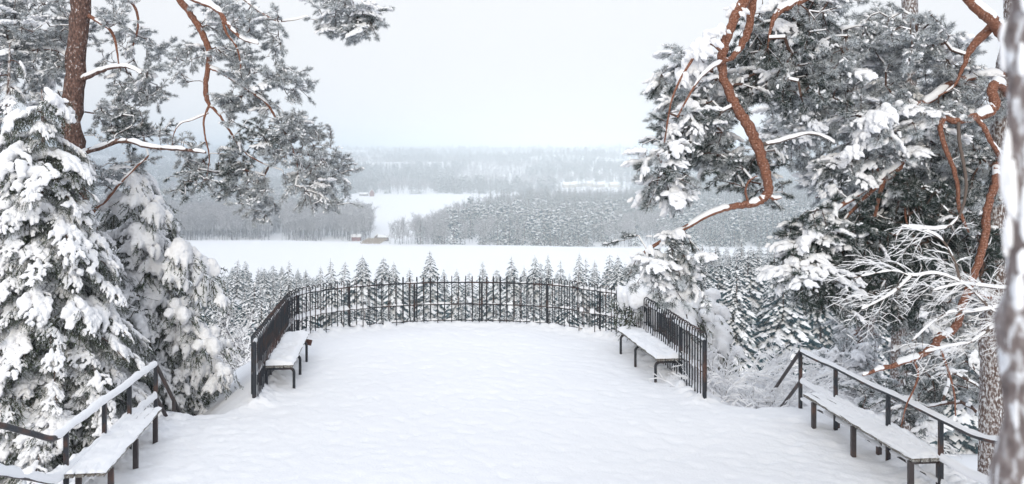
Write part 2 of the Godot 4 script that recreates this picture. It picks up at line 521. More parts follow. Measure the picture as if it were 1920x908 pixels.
func make_fence() -> void:
	var o := thing("iron_fence", "dark curved iron fence of hooped pickets round the snowy terrace's far end", "fence")
	var hoop := MB.new()
	var pts := PackedVector3Array([Vector3(0, -0.06, 0), Vector3(0, 0.5, 0), Vector3(0, 1.03, 0)])
	for k in 7:
		var a := PI * k / 6.0
		pts.append(Vector3(0, 1.04 + sin(a) * 0.048, -0.048 + cos(a) * 0.048))
	pts.append(Vector3(0, 0.9, -0.096)); pts.append(Vector3(0, 0.16, -0.096))
	var rr := PackedFloat32Array()
	for p in pts: rr.append(0.0100)
	tube(hoop, pts, rr, 6)
	var hoop_mesh := hoop.commit()
	var post := MB.new()
	post.box(Transform3D(Basis(), Vector3(0, 0.42, -0.048)), Vector3(0.042, 1.06, 0.042), 0.006)
	var post_mesh := post.commit()
	var n := fence_line.size()
	var mid_path := PackedVector3Array()
	for k in n:
		var t := (fence_line[mini(k + 1, n - 1)] - fence_line[maxi(k - 1, 0)]).normalized()
		var out := Vector3(t.y, 0, t.x) * -1.0            # outwards: left of the way round
		out = Vector3(-t.y, 0, -t.x)
		var base := Vector3(fence_line[k].x, 0, -fence_line[k].y)
		mid_path.append(base + out * 0.048)
		var along := Vector3(t.x, 0, -t.y)
		var tf := Transform3D(Basis(along, Vector3.UP, along.cross(Vector3.UP)), base)
		if tf.basis.z.dot(out) > 0.0: tf.basis = Basis(-along, Vector3.UP, -tf.basis.z)
		if k % 3 == 1:
			var q := part("picket", hoop_mesh, M.iron, o)
			var lean := Basis(Vector3(0, 0, 1), rng.randf_range(-0.008, 0.008))
			q.transform = Transform3D(tf.basis * lean, tf.origin + Vector3(0, rng.randf_range(-0.006, 0.006), 0))
		if k % 29 == 14 and k > 4 and k < n - 5:
			part("post", post_mesh, M.iron, o).transform = tf
	for e in [0, n - 1]:
		var mb := MB.new()
		tube(mb, PackedVector3Array([mid_path[e] + Vector3(0, -0.15, 0), mid_path[e] + Vector3(0, 0.9, 0), mid_path[e] + Vector3(0, 0.965, 0)]), PackedFloat32Array([0.034, 0.034, 0.03]), 12)
		part("post", mb.commit(), M.iron, o)
	var thin := PackedVector3Array()
	for k in range(0, n, 2): thin.append(mid_path[k])
	for spec in [[0.95, 0.019], [0.46, 0.017], [0.1, 0.015]]:
		var mb := MB.new()
		var p := PackedVector3Array()
		var r := PackedFloat32Array()
		for q in thin: p.append(q + Vector3(0, spec[0], 0)); r.append(spec[1])
		tube(mb, p, r, 6)
		part("rail", mb.commit(), M.iron, o)
	var sn := MB.new()
	for spec in [[0.962, 0.030, 0.020, 0.25], [0.472, 0.055, 0.033, 0.15], [0.108, 0.06, 0.033, 0.25]]:
		var p := PackedVector3Array()
		var r := PackedFloat32Array()
		for k in n:
			p.append(mid_path[k] + Vector3(0, spec[0], 0))
			var side := clampf(absf(fence_line[k].x + 0.9) / 2.6 - 0.15, 0.08, 1.0)
			r.append(spec[2] * (0.45 + 0.55 * side))
		var cut := [0]
		for k in range(1, n): 
			if (absf(fence_line[k].x + 0.9) < 2.3) != (absf(fence_line[k - 1].x + 0.9) < 2.3): cut.append(k)
		cut.append(n - 1)
		for c in cut.size() - 1:
			var mid_part := absf(fence_line[(cut[c] + cut[c + 1]) / 2].x + 0.9) < 2.3
			snow_along(sn, p.slice(cut[c], cut[c + 1] + 1), r.slice(cut[c], cut[c + 1] + 1), spec[1] * (0.3 if mid_part else 1.0), 0.5 if mid_part else spec[3], 0.35, 3.0)
	part("snow", sn.commit(), M.snow, o, true)

func slab_snow(sn: MB, a: Vector3, b: Vector3, side: Vector3, width: float, thick: float, sd: float) -> void:
	# the blanket of snow on a bench seat, from end a to end b, side pointing across
	var nu := int(a.distance_to(b) / 0.035)
	var nv := int(width / 0.035) + 1
	var first := sn.v.size()
	for i in nu + 1:
		for j in nv + 1:
			var u := float(i) / nu
			var v := float(j) / nv
			var eu := minf(u, 1.0 - u) * a.distance_to(b)
			var ev := minf(v, 1.0 - v) * width
			var edge := sqrt(clampf(minf(eu, ev) / 0.06, 0.0, 1.0))
			var p := a.lerp(b, u) + side * (v - 0.5) * width
			var wob := 0.018 * n_fine.get_noise_2d(p.x * 3.0 + sd, p.z * 3.0)
			if edge < 0.9: p += side * wob * 0.8
			var h := edge * thick * (0.8 + 0.45 * n_fine.get_noise_2d(p.x * 2.2 + sd, p.z * 2.2) + 0.25 * n_fine.get_noise_2d(p.x * 7.0, p.z * 7.0 + sd))
			sn.add(p + Vector3(0, h + 0.002, 0), Vector3.UP)
	var w := nv + 1
	for i in nu + 1:
		for j in w:
			var k := first + i * w + j
			var du := sn.v[first + mini(i + 1, nu) * w + j] - sn.v[first + maxi(i - 1, 0) * w + j]
			var dv := sn.v[first + i * w + mini(j + 1, nv)] - sn.v[first + i * w + maxi(j - 1, 0)]
			var nn := du.cross(dv).normalized()
			sn.n[k] = nn if nn.y > 0.0 else -nn
	var flip := (b - a).cross(side).y > 0.0
	for i in nu:
		for j in nv:
			var k := first + i * w + j
			if flip:
				sn.tri(k, k + 1, k + w); sn.tri(k + 1, k + w + 1, k + w)
			else:
				sn.tri(k, k + w, k + 1); sn.tri(k + 1, k + w, k + w + 1)

func fence_bench(label: String, near: Vector3, far: Vector3, side: Vector3, legs: Array, board: bool, sd: float) -> void:
	var o := thing("bench", label, "bench", (near + far) * 0.5)
	var mid := o.position
	var dir := (far - near).normalized()
	side = (side - dir * side.dot(dir)).normalized()      # towards the terrace
	var len := near.distance_to(far)
	var y := 0.40
	for k in 3:
		var mb := MB.new()
		var c := side * (k - 1) * 0.155 + Vector3(0, y, 0)
		mb.box(Transform3D(Basis(dir, Vector3.UP, dir.cross(Vector3.UP)), c), Vector3(len, 0.04, 0.14), 0.006)
		part("plank", mb.commit(), M.wood, o)
	for t in legs:
		var foot: Vector3 = near.lerp(far, t) - mid + side * 0.235
		var mb := MB.new()
		var p := PackedVector3Array([foot + Vector3(0, -0.1, 0), foot + Vector3(0, 0.26, 0)])
		for k in 5:
			var a := PI / 2 * k / 4.0
			p.append(foot - side * (0.07 - 0.07 * cos(a)) + Vector3(0, 0.28 + 0.075 * sin(a), 0))
		p.append(foot - side * 0.47 + Vector3(0, 0.355, 0))
		var r := PackedFloat32Array()
		for q in p: r.append(0.024)
		tube(mb, p, r, 10)
		part("leg", mb.commit(), M.iron, o)
		var back := MB.new()
		var f2 := foot - side * 0.44
		tube(back, PackedVector3Array([f2 + Vector3(0, -0.1, 0), f2 + Vector3(0, 0.34, 0)]), PackedFloat32Array([0.022, 0.022]), 8)
		part("leg", back.commit(), M.iron, o)
	if board:
		var mb := MB.new()
		mb.box(Transform3D(Basis(dir, 0.25) * Basis(side, -0.5), far - mid + side * 0.3 + Vector3(0, 0.27, 0) - dir * 0.16 - side * 0.07), Vector3(0.13, 0.11, 0.022), 0.004)
		var q := part("board", mb.commit(), M.board, o)
		q.set_meta("label", "reddish brown board stuck under the far end of the bench")
	var sn := MB.new()
	slab_snow(sn, near - mid + Vector3(0, y + 0.02, 0), far - mid + Vector3(0, y + 0.02, 0), side, 0.475, 0.075, sd)
	part("snow", sn.commit(), M.snow, o, true)

func rail_bench(label: String, near: Vector3, far: Vector3, side: Vector3, legs: Array, thick: float, sd: float) -> void:
	var o := thing("bench", label, "bench", (near + far) * 0.5)
	var mid := o.position
	var dir := (far - near).normalized()
	side = (side - dir * side.dot(dir)).normalized()
	var len := near.distance_to(far)
	var y := 0.40
	for k in 4:
		var mb := MB.new()
		var c := side * (k - 1.5) * 0.108 + Vector3(0, y + rng.randf_range(-0.003, 0.003), 0)
		mb.box(Transform3D(Basis(dir, Vector3.UP, dir.cross(Vector3.UP)), c + dir * rng.randf_range(-0.01, 0.01)), Vector3(len, 0.042, 0.094), 0.006)
		part("plank", mb.commit(), M.wood, o)
	for t in legs:
		var c: Vector3 = near.lerp(far, t) - mid
		for s in [0.185, -0.16]:
			var mb := MB.new()
			mb.box(Transform3D(Basis(dir, Vector3.UP, dir.cross(Vector3.UP)), c + side * s + Vector3(0, 0.12, 0)), Vector3(0.06, 0.50, 0.06), 0.005)
			part("leg", mb.commit(), M.steel, o)
		var mb2 := MB.new()
		mb2.box(Transform3D(Basis(dir, Vector3.UP, dir.cross(Vector3.UP)), c + Vector3(0, 0.355, 0)), Vector3(0.045, 0.04, 0.40), 0.004)
		part("bearer", mb2.commit(), M.steel, o)
	var sn := MB.new()
	for k in 4:                                            # snow lies plank by plank, dipping over the gaps
		var c := side * (k - 1.5) * 0.108 + Vector3(0, y + 0.021, 0)
		slab_snow(sn, near - mid + c, far - mid + c, side, 0.106, thick, sd + k * 7.0)
	slab_snow(sn, near.lerp(far, 0.02) - mid + Vector3(0, y + 0.012, 0), near.lerp(far, 0.80) - mid + Vector3(0, y + 0.012, 0), side, 0.43, thick * 1.25, sd + 50.0)
	part("snow", sn.commit(), M.snow, o, true)

func handrail(label: String, rail: Array, posts: Array, down: Array, up: Array, sd: float, bare_steps := false) -> void:
	# rail: ends of the level run (near, far); posts: shares of it; down: foot of the stairs beyond the far end; up: points of the stair rail that climbs back to the camera
	var o := thing("handrail", label, "handrail", rail[0])
	var z: Vector3 = rail[0]
	var a := Vector3.ZERO
	var b: Vector3 = rail[1] - z
	var hs := [0.86, 0.40, 0.13]
	var names := ["top_rail", "middle_rail", "bottom_rail"]
	var sn := MB.new()
	for k in 3:
		var mb := MB.new()
		var y := Vector3(0, hs[k], 0)
		var r: float = [0.032, 0.024, 0.014][k]
		var ctl := []
		if k < 2:
			for j in range(up.size() - 1, -1, -1): ctl.append([up[j] - z + Vector3(0, hs[k] - 0.86, 0), r])
		ctl.append([a + y, r])
		for j in range(1, 8): ctl.append([a.lerp(b, j / 8.0) + y + Vector3(0, sin(j * 2.1 + sd) * 0.008, 0), r])
		ctl.append([b + y - Vector3(0, 0.0, 0), r])
		var s := bend(ctl, 6)
		tube(mb, s[0], s[1], 10)
		part(names[k], mb.commit(), M.iron if k == 0 else M.steel, o)
		var from := (up.size() + 0) * 6 if bare_steps and k == 0 else 0
		snow_along(sn, s[0].slice(from), s[1].slice(from), [0.042 if bare_steps else 0.026, 0.06, 0.04][k], [-0.35, -0.2, 0.1][k], 0.35, 3.5, 1.0 if bare_steps else 0.78)
	for t in posts:
		var p := a.lerp(b, t)
		var mb := MB.new()
		mb.box(Transform3D(frame(b - a), p + Vector3(0, 0.33, 0)), Vector3(0.05, 1.02, 0.05), 0.005)
		part("post", mb.commit(), M.iron, o)
	for k in 2:                                            # the rail that runs down the stairs past the terrace's corner
		var mb := MB.new()
		var p0: Vector3 = b + Vector3(0, hs[k], 0)
		var p1: Vector3 = down[0] - z + Vector3(0, hs[k] - 0.86, 0)
		tube(mb, PackedVector3Array([p0, p0.lerp(p1, 0.5), p1]), PackedFloat32Array([0.028, 0.028, 0.028]), 8)
		part("stair_rail", mb.commit(), M.steel, o)
		snow_along(sn, PackedVector3Array([p0, p0.lerp(p1, 0.33), p0.lerp(p1, 0.66), p1]), PackedFloat32Array([0.02, 0.02, 0.02, 0.02]), 0.012, 0.2, 0.2)
	var q: Vector3 = b.lerp(down[0] - z, 0.62)
	var mb3 := MB.new()
	mb3.box(Transform3D(Basis(), Vector3(q.x, b.y + 0.86 + (down[0].y - z.y - 0.86) * 0.62 - 0.62, q.z)), Vector3(0.045, 1.25, 0.045), 0.005)
	part("post", mb3.commit(), M.steel, o)
	part("snow", sn.commit(), M.snow, o, true)

# ---------------------------------------------------------------- foliage pieces
var spray := []          # pine twigs with tufts of needles, along +x, y up
var spray_snow := []     # a dusting on them
var pad_snow := []       # thick pillows for the same twigs
var laden_snow := []     # big drooping pads on the snow-laden conifers
var round_snow := []     # smooth settled heaps
var laden_green := []    # the scaly green hanging out underneath

func rv(s := 1.0) -> Vector3: return Vector3(rng.randfn(), rng.randfn(), rng.randfn()) * s

func needle(mb: MB, p: Vector3, d: Vector3, len: float, wide: float) -> void:
	var s := d.cross(rv()).normalized() * wide * 0.5
	mb.face(p - s, p + s, p + d * len)

func make_spray(frost: float) -> MB:
	var mb := MB.new()
	var shoots := [[Vector3(0.13, 0, 0), Vector3(1, 0.1, 0).normalized(), 0.10]]
	mb.col = Color(0.075, 0.045, 0.035)
	for k in 6:
		var x := rng.randf_range(0.02, 0.17)
		var a := rng.randf_range(0.5, 1.1) * (1.0 if k % 2 else -1.0)
		shoots.append([Vector3(x, 0, 0), Vector3(cos(a), rng.randf_range(-0.25, 0.35), sin(a)).normalized(), rng.randf_range(0.05, 0.10)])
	tube(mb, PackedVector3Array([Vector3(-0.03, 0, 0), Vector3(0.08, 0.006, 0), Vector3(0.17, 0, 0)]), PackedFloat32Array([0.005, 0.004, 0.003]), 3)
	for s in shoots:
		var p: Vector3 = s[0]
		var d: Vector3 = s[1]
		var len: float = s[2]
		mb.col = Color(0.075, 0.045, 0.035)
		tube(mb, PackedVector3Array([p, p + d * len * 0.9]), PackedFloat32Array([0.003, 0.002]), 3)
		for k in 46:
			var t := sqrt(rng.randf())
			var dir := (d * rng.randf_range(0.35, 1.0) + rv().normalized() * 0.85).normalized()
			var g := rng.randf_range(0.6, 1.35)
			mb.col = Color(0.036 * g, 0.054 * g, 0.046 * g)
			if rng.randf() < (frost if frost > 0.5 else frost * (1.75 if dir.y > 0.05 else 0.35)): mb.col = Color(0.66, 0.69, 0.72) * rng.randf_range(0.75, 1.1)
			needle(mb, p + d * len * t, dir, rng.randf_range(0.045, 0.075), 0.0054)
	return mb

func make_protos() -> void:
	for k in 9: spray.append(make_spray(0.32 if k < 3 else (0.78 if k < 6 else 0.13)).commit(false))
	for k in 5:                                           # dusting: a few small caps on the tufts
		var caps := []
		for j in 9:
			var p := Vector3(rng.randf_range(0.03, 0.25), rng.randf_range(0.008, 0.03), rng.randf_range(-0.10, 0.10))
			var q := p + Vector3(rng.randf_range(-0.02, 0.03), rng.randf_range(-0.012, 0.008), rng.randf_range(-0.025, 0.025))
			caps.append([p, q, rng.randf_range(0.007, 0.017), rng.randf_range(0.005, 0.012)])
		spray_snow.append(blob(caps, 0.0075, 0.005, 0.006, k * 31.0, 0.8).commit())
	for k in 5:                                           # pillow on a twig
		var caps := []
		for j in 20:
			var a := rng.randf_range(-1.2, 1.2)
			var l := 0.22 * sqrt(rng.randf())
			var p := Vector3(cos(a) * l, 0.03 - l * l * 0.8 + rng.randf_range(-0.012, 0.012), sin(a) * l)
			caps.append([p, p + Vector3(cos(a) * 0.04, -rng.randf_range(0.0, 0.04), sin(a) * 0.04 + rng.randf_range(-0.02, 0.02)), rng.randf_range(0.012, 0.032) * (1.25 - 2.0 * l), rng.randf_range(0.007, 0.018)])
		caps.append([Vector3(0.0, 0.02, 0), Vector3(0.12, 0.022, 0), 0.026, 0.024])
		pad_snow.append(blob(caps, 0.0105, 0.009, 0.008, k * 17.0, 0.8).commit())
	for k in 6:                                           # heap with soft shoulders, about 0.4 m across
		var caps := []
		for j in 5:
			var p := Vector3(rng.randf_range(-0.05, 0.20), rng.randf_range(0.0, 0.05), rng.randf_range(-0.12, 0.12))
			var q := p + Vector3(rng.randf_range(0.0, 0.09), rng.randf_range(-0.09, -0.01), rng.randf_range(-0.05, 0.05))
			caps.append([p, q, rng.randf_range(0.05, 0.095), rng.randf_range(0.035, 0.07)])
		for j in 14:
			var a := rng.randf_range(-1.4, 1.4)
			var l := rng.randf_range(0.12, 0.30)
			var p := Vector3(cos(a) * l, 0.02 - l * l * 0.9 + rng.randf_range(-0.03, 0.03), sin(a) * l)
			caps.append([p, p + Vector3(cos(a) * 0.05, -rng.randf_range(0.01, 0.10), sin(a) * 0.05), rng.randf_range(0.022, 0.055), rng.randf_range(0.014, 0.03)])
		round_snow.append(blob(caps, 0.0185, 0.017, 0.015, k * 23.0, 0.95).commit())
	for k in 6:                                           # drooping pad, about half a metre long
		var caps := []
		caps.append([Vector3(-0.06, 0.03, 0), Vector3(0.15, 0.035, rng.randf_range(-0.05, 0.05)), 0.045, rng.randf_range(0.05, 0.085)])
		for j in 26:                                      # snow caught on the small twigs of the bough, thinning outwards
			var a := rng.randf_range(-1.15, 1.15)
			var l := 0.42 * sqrt(rng.randf()) * (1.0 - 0.25 * absf(a))
			var p := Vector3(cos(a) * l, 0.035 - 0.55 * l * l + rng.randf_range(-0.02, 0.02), sin(a) * l)
			var d := Vector3(cos(a) + rng.randfn() * 0.4, -0.5 * l - rng.randf_range(0.0, 0.6), sin(a) + rng.randfn() * 0.4).normalized()
			caps.append([p, p + d * rng.randf_range(0.03, 0.10), rng.randf_range(0.022, 0.052) * (1.2 - l), rng.randf_range(0.012, 0.03)])
		laden_snow.append(blob(caps, 0.0175, 0.014, 0.013, k * 13.0, 0.95).commit())
		var mb := MB.new()
		for j in 26:
			var a := rng.randf_range(-1.2, 1.2)
			var l := rng.randf_range(0.08, 0.42)
			var p := Vector3(cos(a) * l, rng.randf_range(-0.05, 0.02) - l * 0.12, sin(a) * l)
			var d := Vector3(cos(a) * 0.75, rng.randf_range(-1.1, -0.1), sin(a) * 0.75 + rng.randf_range(-0.4, 0.4)).normalized()
			var len := rng.randf_range(0.10, 0.22)
			var g := rng.randf_range(0.65, 1.4)
			mb.col = Color(0.05, 0.035, 0.026)
			needle(mb, p, d, len, 0.010)
			for m in 26:
				var t := rng.randf()
				mb.col = Color(0.048 * g, 0.064 * g, 0.034 * g) * rng.randf_range(0.8, 1.25)
				if rng.randf() < 0.24: mb.col = Color(0.66, 0.69, 0.72)
				needle(mb, p + d * len * t, (d * 0.9 + rv().normalized() * 0.8).normalized(), rng.randf_range(0.022, 0.045), 0.009)
		laden_green.append(mb.commit(false))

# ---------------------------------------------------------------- near trees
func seg(mb: MB, a: Vector3, b: Vector3, ra: float, rb: float) -> void:
	var t := (b - a).normalized()
	var u := t.cross(Vector3(0.3, 0.86, 0.4)).normalized()
	var w := t.cross(u)
	var k := mb.v.size()
	for s in 4:
		var d := u * cos(TAU * s / 4.0) + w * sin(TAU * s / 4.0)
		mb.add(a + d * ra, d); mb.add(b + d * rb, d)
	for s in 4:
		var i := k + s * 2
		var j := k + ((s + 1) % 4) * 2
		mb.tri(i, i + 1, j); mb.tri(j, i + 1, j + 1)

func seg_snow(mb: MB, a: Vector3, b: Vector3, r: float, h: float) -> void:
	var t := (b - a).normalized()
	var side := t.cross(Vector3.UP)
	if side.length() < 0.3: return
	side = side.normalized()
	var up := side.cross(t)
	var k := mb.v.size()
	for p in [a, b]:
		mb.add(p + side * (r * 0.9 + h * 0.3), side); mb.add(p + side * (r * 0.6 + h * 0.2) + up * (r + h * 0.7), (side + up).normalized())
		mb.add(p - side * (r * 0.6 + h * 0.2) + up * (r + h), (up - side).normalized()); mb.add(p - side * (r * 0.9 + h * 0.3), -side)
	for s in 4:
		var i := k + s
		var j := k + (s + 1) % 4
		mb.tri(i, j, i + 4); mb.tri(j, j + 4, i + 4)

# Grows twigs from the limbs to points strewn through the crown's clumps, as a real crown fills its space; a spray of needles on each end.
# clump: [px, py, half width px, half height px, distance, half depth m, ends, dusting 0..1, pillows 0..1, twig droop]
func grow(o: Node3D, limbs: Array, clumps: Array, size: float, twig_mat: Material, snow: MB, thick := 1.25, reach := 3.0) -> void:
	var pos := PackedVector3Array()
	var par := PackedInt32Array()
	for l in limbs:
		for p in l[0]: pos.append(p); par.append(-1)
	var roots := pos.size()
	var ends := []
	for c in clumps:
		var mid := at(c[0], c[1], c[4])
		var s := Vector3(c[2] / LENS * c[4], c[3] / LENS * c[4], c[5])
		var knots := []                                    # twigs come in tufted fans, with gaps between
		for k in maxi(3, int(c[6] * thick / 6.0)): knots.append(mid + rv().normalized() * pow(rng.randf(), 0.42) * s)
		for k in int(c[6] * thick):
			var fan: Vector3 = knots[rng.randi() % knots.size()]
			var p := fan + rv().normalized() * Vector3(0.32, 0.20, 0.32) * size * pow(rng.randf(), 0.5)
			var best := 1e9
			for j in range(0, roots, 3): best = minf(best, p.distance_squared_to(pos[j]))
			ends.append([best, p, c])
	ends.sort_custom(func(a, b): return a[0] < b[0])
	var tips := []
	for e in ends:
		var p: Vector3 = e[1]
		var best := 1e9
		var who := 0
		var n := pos.size()
		for j in n:
			var d := p.distance_squared_to(pos[j])
			if d < best: best = d; who = j
		best = sqrt(best)
		if best > reach: continue
		var from := pos[who]
		var steps := clampi(int(best / 0.10), 1, 14)
		var last := who
		var bow := Vector3(rng.randfn() * 0.12, rng.randf_range(0.0, 0.22), rng.randfn() * 0.12) * best
		for k in range(1, steps + 1):
			var t := float(k) / steps
			var q := from.lerp(p, t) + bow * sin(PI * t) + rv(0.012) * (1.0 if k < steps else 0.0)
			pos.append(q); par.append(last)
			last = pos.size() - 1
		tips.append([last, e[2]])
	var n := pos.size()
	var weight := PackedFloat32Array()
	weight.resize(n)
	weight.fill(0.0)
	for t in tips: weight[t[0]] += 1.0
	for k in range(n - 1, roots - 1, -1):
		if par[k] >= roots: weight[par[k]] += weight[k]
	var mb := MB.new()
	for k in range(roots, n):
		var a := pos[par[k]]
		var b := pos[k]
		var r := minf(0.0032 * pow(weight[k], 0.42), 0.02)
		var ra := r if par[k] < roots else minf(0.0032 * pow(weight[par[k]], 0.42), r * 1.3)
		seg(mb, a, b, ra, r)
		var t := (b - a).normalized()
		if absf(t.y) < 0.86 and rng.randf() < 0.7: seg_snow(snow, a, b, r, rng.randf_range(0.002, 0.010) + r * 0.6)
	part("twigs", mb.commit(), twig_mat, o, true)
	var at_spray := []
	var at_dust := []
	var at_pad := []
	for k in 9: at_spray.append([])
	for k in 5: at_dust.append([]); at_pad.append([])
	for t in tips:
		var k: int = t[0]
		var c: Array = t[1]
		var dir := pos[k] - pos[par[k]]
		dir = dir.normalized()
		var more := 1 + (1 if rng.randf() < 0.65 else 0)
		for j in more:
			var p := pos[k] if j == 0 else pos[par[k]]
			var d := (dir + Vector3(0, -c[9], 0) + rv(0.35 if j == 0 else 0.6)).normalized()
			var up := (Vector3.UP + rv(0.18)).normalized()
			var b := frame(d, up).scaled_local(Vector3.ONE * size * rng.randf_range(0.75, 1.25))
			var tf := Transform3D(b, p)
			at_spray[rng.randi() % 3 + (3 if c[7] > 0.58 else (6 if c[7] < 0.32 and rng.randf() < 0.8 else (3 if rng.randf() < 0.3 else 0)))].append(tf)
			var flatness := 1.0 - absf(d.y)
			if rng.randf() < c[8]:
				var lift := frame(Vector3(d.x, d.y * 0.5, d.z) + Vector3(0.001, 0, 0), Vector3.UP).scaled_local(Vector3.ONE * size * rng.randf_range(0.8, 1.35))
				at_pad[rng.randi() % 5].append(Transform3D(lift, p + Vector3(0, 0.012, 0)))
			elif rng.randf() < c[7] * (0.5 + 0.5 * flatness): at_dust[rng.randi() % 5].append(tf)
	for k in 9: many("needles", spray[k], M.needle, at_spray[k], o)
	for k in 5:
		many("dusting", spray_snow[k], M.snow, at_dust[k], o)
		many("snow_pillow", pad_snow[k], M.snow, at_pad[k], o)

func limbs_of(o: Node3D, d: float, defs: Array, snow: MB, m: Material) -> Array:
	# defs: [name, snow thickness, bare share, points, material or null]
	var out := []
	for q in defs:
		var s := bend(limb_px(d, q[3]), 6)
		for k in range(1, s[0].size() - 1): s[0][k] += rv(0.10 * s[1][k])
		var mb := MB.new()
		tube(mb, s[0], s[1], 14 if q[0] == "trunk" else 9, 0.28)
		part(q[0], mb.commit(), q[4] if q.size() > 4 else m, o)
		if q[1] > 0.0: snow_along(snow, s[0], s[1], q[1] * 0.8, q[2], 0.35, 3.5)
		out.append(s)
	return out

# snow-laden conifer: a stem, drooping boughs all round, heavy pads of snow with green showing underneath
# shape: [[height share from the foot, bough length], ...]
func laden_tree(o: Node3D, foot: Vector3, top: Vector3, shape: Array, boughs: int, size: float, droop: float, pads: float, deep := 0.0, arc := [0.0, TAU]) -> void:
	var mb := MB.new()
	var len := foot.distance_to(top)
	tube(mb, PackedVector3Array([foot, foot.lerp(top, 0.5), top]), PackedFloat32Array([0.02 * len + 0.02, 0.012 * len + 0.01, 0.012]), 9, 0.2)
	part("trunk", mb.commit(), M.plastered, o)
	var br := MB.new()
	var at_snow := []
	var at_green := []
	for k in 6: at_snow.append([]); at_green.append([])
	for i in boughs:
		var h := 1.0 - pow(float(i + 0.5) / boughs, 0.62)
		var reach := 0.0
		for k in shape.size() - 1:
			if h >= shape[k][0] and h <= shape[k + 1][0]: reach = lerpf(shape[k][1], shape[k + 1][1], (h - shape[k][0]) / (shape[k + 1][0] - shape[k][0]))
		reach *= rng.randf_range(0.7, 1.08)
		var az: float = arc[0] + fmod(i * 2.39996 + rng.randf_range(-0.3, 0.3), TAU) / TAU * (arc[1] - arc[0])
		var out := Vector3(cos(az), 0, sin(az))
		var p := PackedVector3Array()
		var r := PackedFloat32Array()
		var from := foot.lerp(top, h)
		var n := 7
		for k in n:
			var t := float(k) / (n - 1)
			p.append(from + out * reach * t + Vector3(0, reach * (0.22 * t - droop * t * t), 0) + rv(0.012) * reach)
			r.append(lerpf(0.010 + reach * 0.010, 0.004, t))
		tube(br, p, r, 5)
		var count := maxi(1, int(reach / (0.21 * size) * pads))
		for k in count:
			var t := 1.0 - float(k) / count * 0.85
			var f := t * (n - 1)
			var a := mini(int(f), n - 2)
			var q := p[a].lerp(p[a + 1], f - a)
			var dir := (p[a + 1] - p[a]).normalized()
			var swing := rng.randf_range(-0.9, 0.9) if k > 0 else rng.randf_range(-0.3, 0.3)
			dir = dir.rotated(Vector3.UP, swing)
			var s := size * (0.5 + 0.85 * pow(rng.randf(), 1.3)) * lerpf(1.0, 0.8, t)
			if rng.randf() < deep: s *= rng.randf_range(1.3, 1.9)
			q += out.cross(Vector3.UP) * sin(swing) * -0.12 * reach
			var b := frame(dir, (Vector3.UP + rv(0.12)).normalized()).scaled_local(Vector3(s, s * rng.randf_range(0.8, 1.25), s * rng.randf_range(0.8, 1.1)))
			var tf := Transform3D(b, q - dir * s * 0.2)
			var w := rng.randi() % 6
			if rng.randf() < 0.92: at_snow[w].append(tf)
			at_green[w].append(tf)
			if rng.randf() < 0.9: at_green[(w + 1) % 6].append(Transform3D(b, q - dir * s * 0.3 - Vector3(0, 0.10 * s, 0)))
	part("boughs", br.commit(), M.twig, o, true)
	for k in 6:
		many("snow_load", laden_snow[k], M.snow, at_snow[k], o)
		many("greenery", laden_green[k], M.needle, at_green[k], o)

# bare shrub bowed down under snow
func shoot(mb: MB, snow: MB, p: Vector3, d: Vector3, len: float, r: float, level: int, sag: float, thick: float) -> void:
	var n := 9 if level == 0 else 6
	var pts := PackedVector3Array([p])
	var rr := PackedFloat32Array([r])
	var step := len / n
	for k in n:
		d = (d + Vector3(0, -sag * step * (1.0 + k * 0.25), 0) + rv(0.11)).normalized()
		p += d * step
		pts.append(p)
		rr.append(lerpf(r, r * 0.35, float(k + 1) / n))
		if level < 2 and k > 0:
			for j in (2 if rng.randf() < 0.75 else 1):
				var side := d.rotated(rv().normalized(), rng.randf_range(0.45, 0.95))
				if side.y < -0.3: side.y *= 0.3
				shoot(mb, snow, p, side.normalized(), len * rng.randf_range(0.25, 0.45), rr[k + 1] * 0.6, level + 1, sag * 0.8, thick * 0.75)
	tube(mb, pts, rr, 5 if level < 2 else 3)
	snow_along(snow, pts, rr, thick * (1.0 if level < 2 else 0.75) , 0.02, 0.2)

func shrub(label: String, group: String, foot: Vector3, stems: int, len: float, aim: Vector3, spread: float, thick: float) -> void:
	var o := thing("snowy_shrub", label, "shrub", Vector3.ZERO, group)
	var mb := MB.new()
	var sn := MB.new()
	for k in stems:
		var d := (aim + Vector3(rng.randfn() * spread, rng.randf_range(0.2, 0.7), rng.randfn() * spread)).normalized()
		shoot(mb, sn, foot + Vector3(rng.randfn() * 0.25, -0.2, rng.randfn() * 0.25), d, len * rng.randf_range(0.7, 1.15), 0.012, 0, 0.55, thick)
	part("stems", mb.commit(), M.grey_twig, o, true)
	part("snow", sn.commit(), M.snow, o, true)

# ---------------------------------------------------------------- forest trees
func dome(mb: MB, p: Vector3, d: Vector3, side: Vector3, len: float, wide: float, high: float) -> void:   # a small weight of snow along a twig
	var up := Vector3.UP
	var a := p
	var e := p + d * len
	var l := p + d * len * 0.55 + side * wide
	var r := p + d * len * 0.55 - side * wide
	var t := p + d * len * 0.5 + up * high
	mb.face(a, t, l); mb.face(l, t, e); mb.face(e, t, r); mb.face(r, t, a)

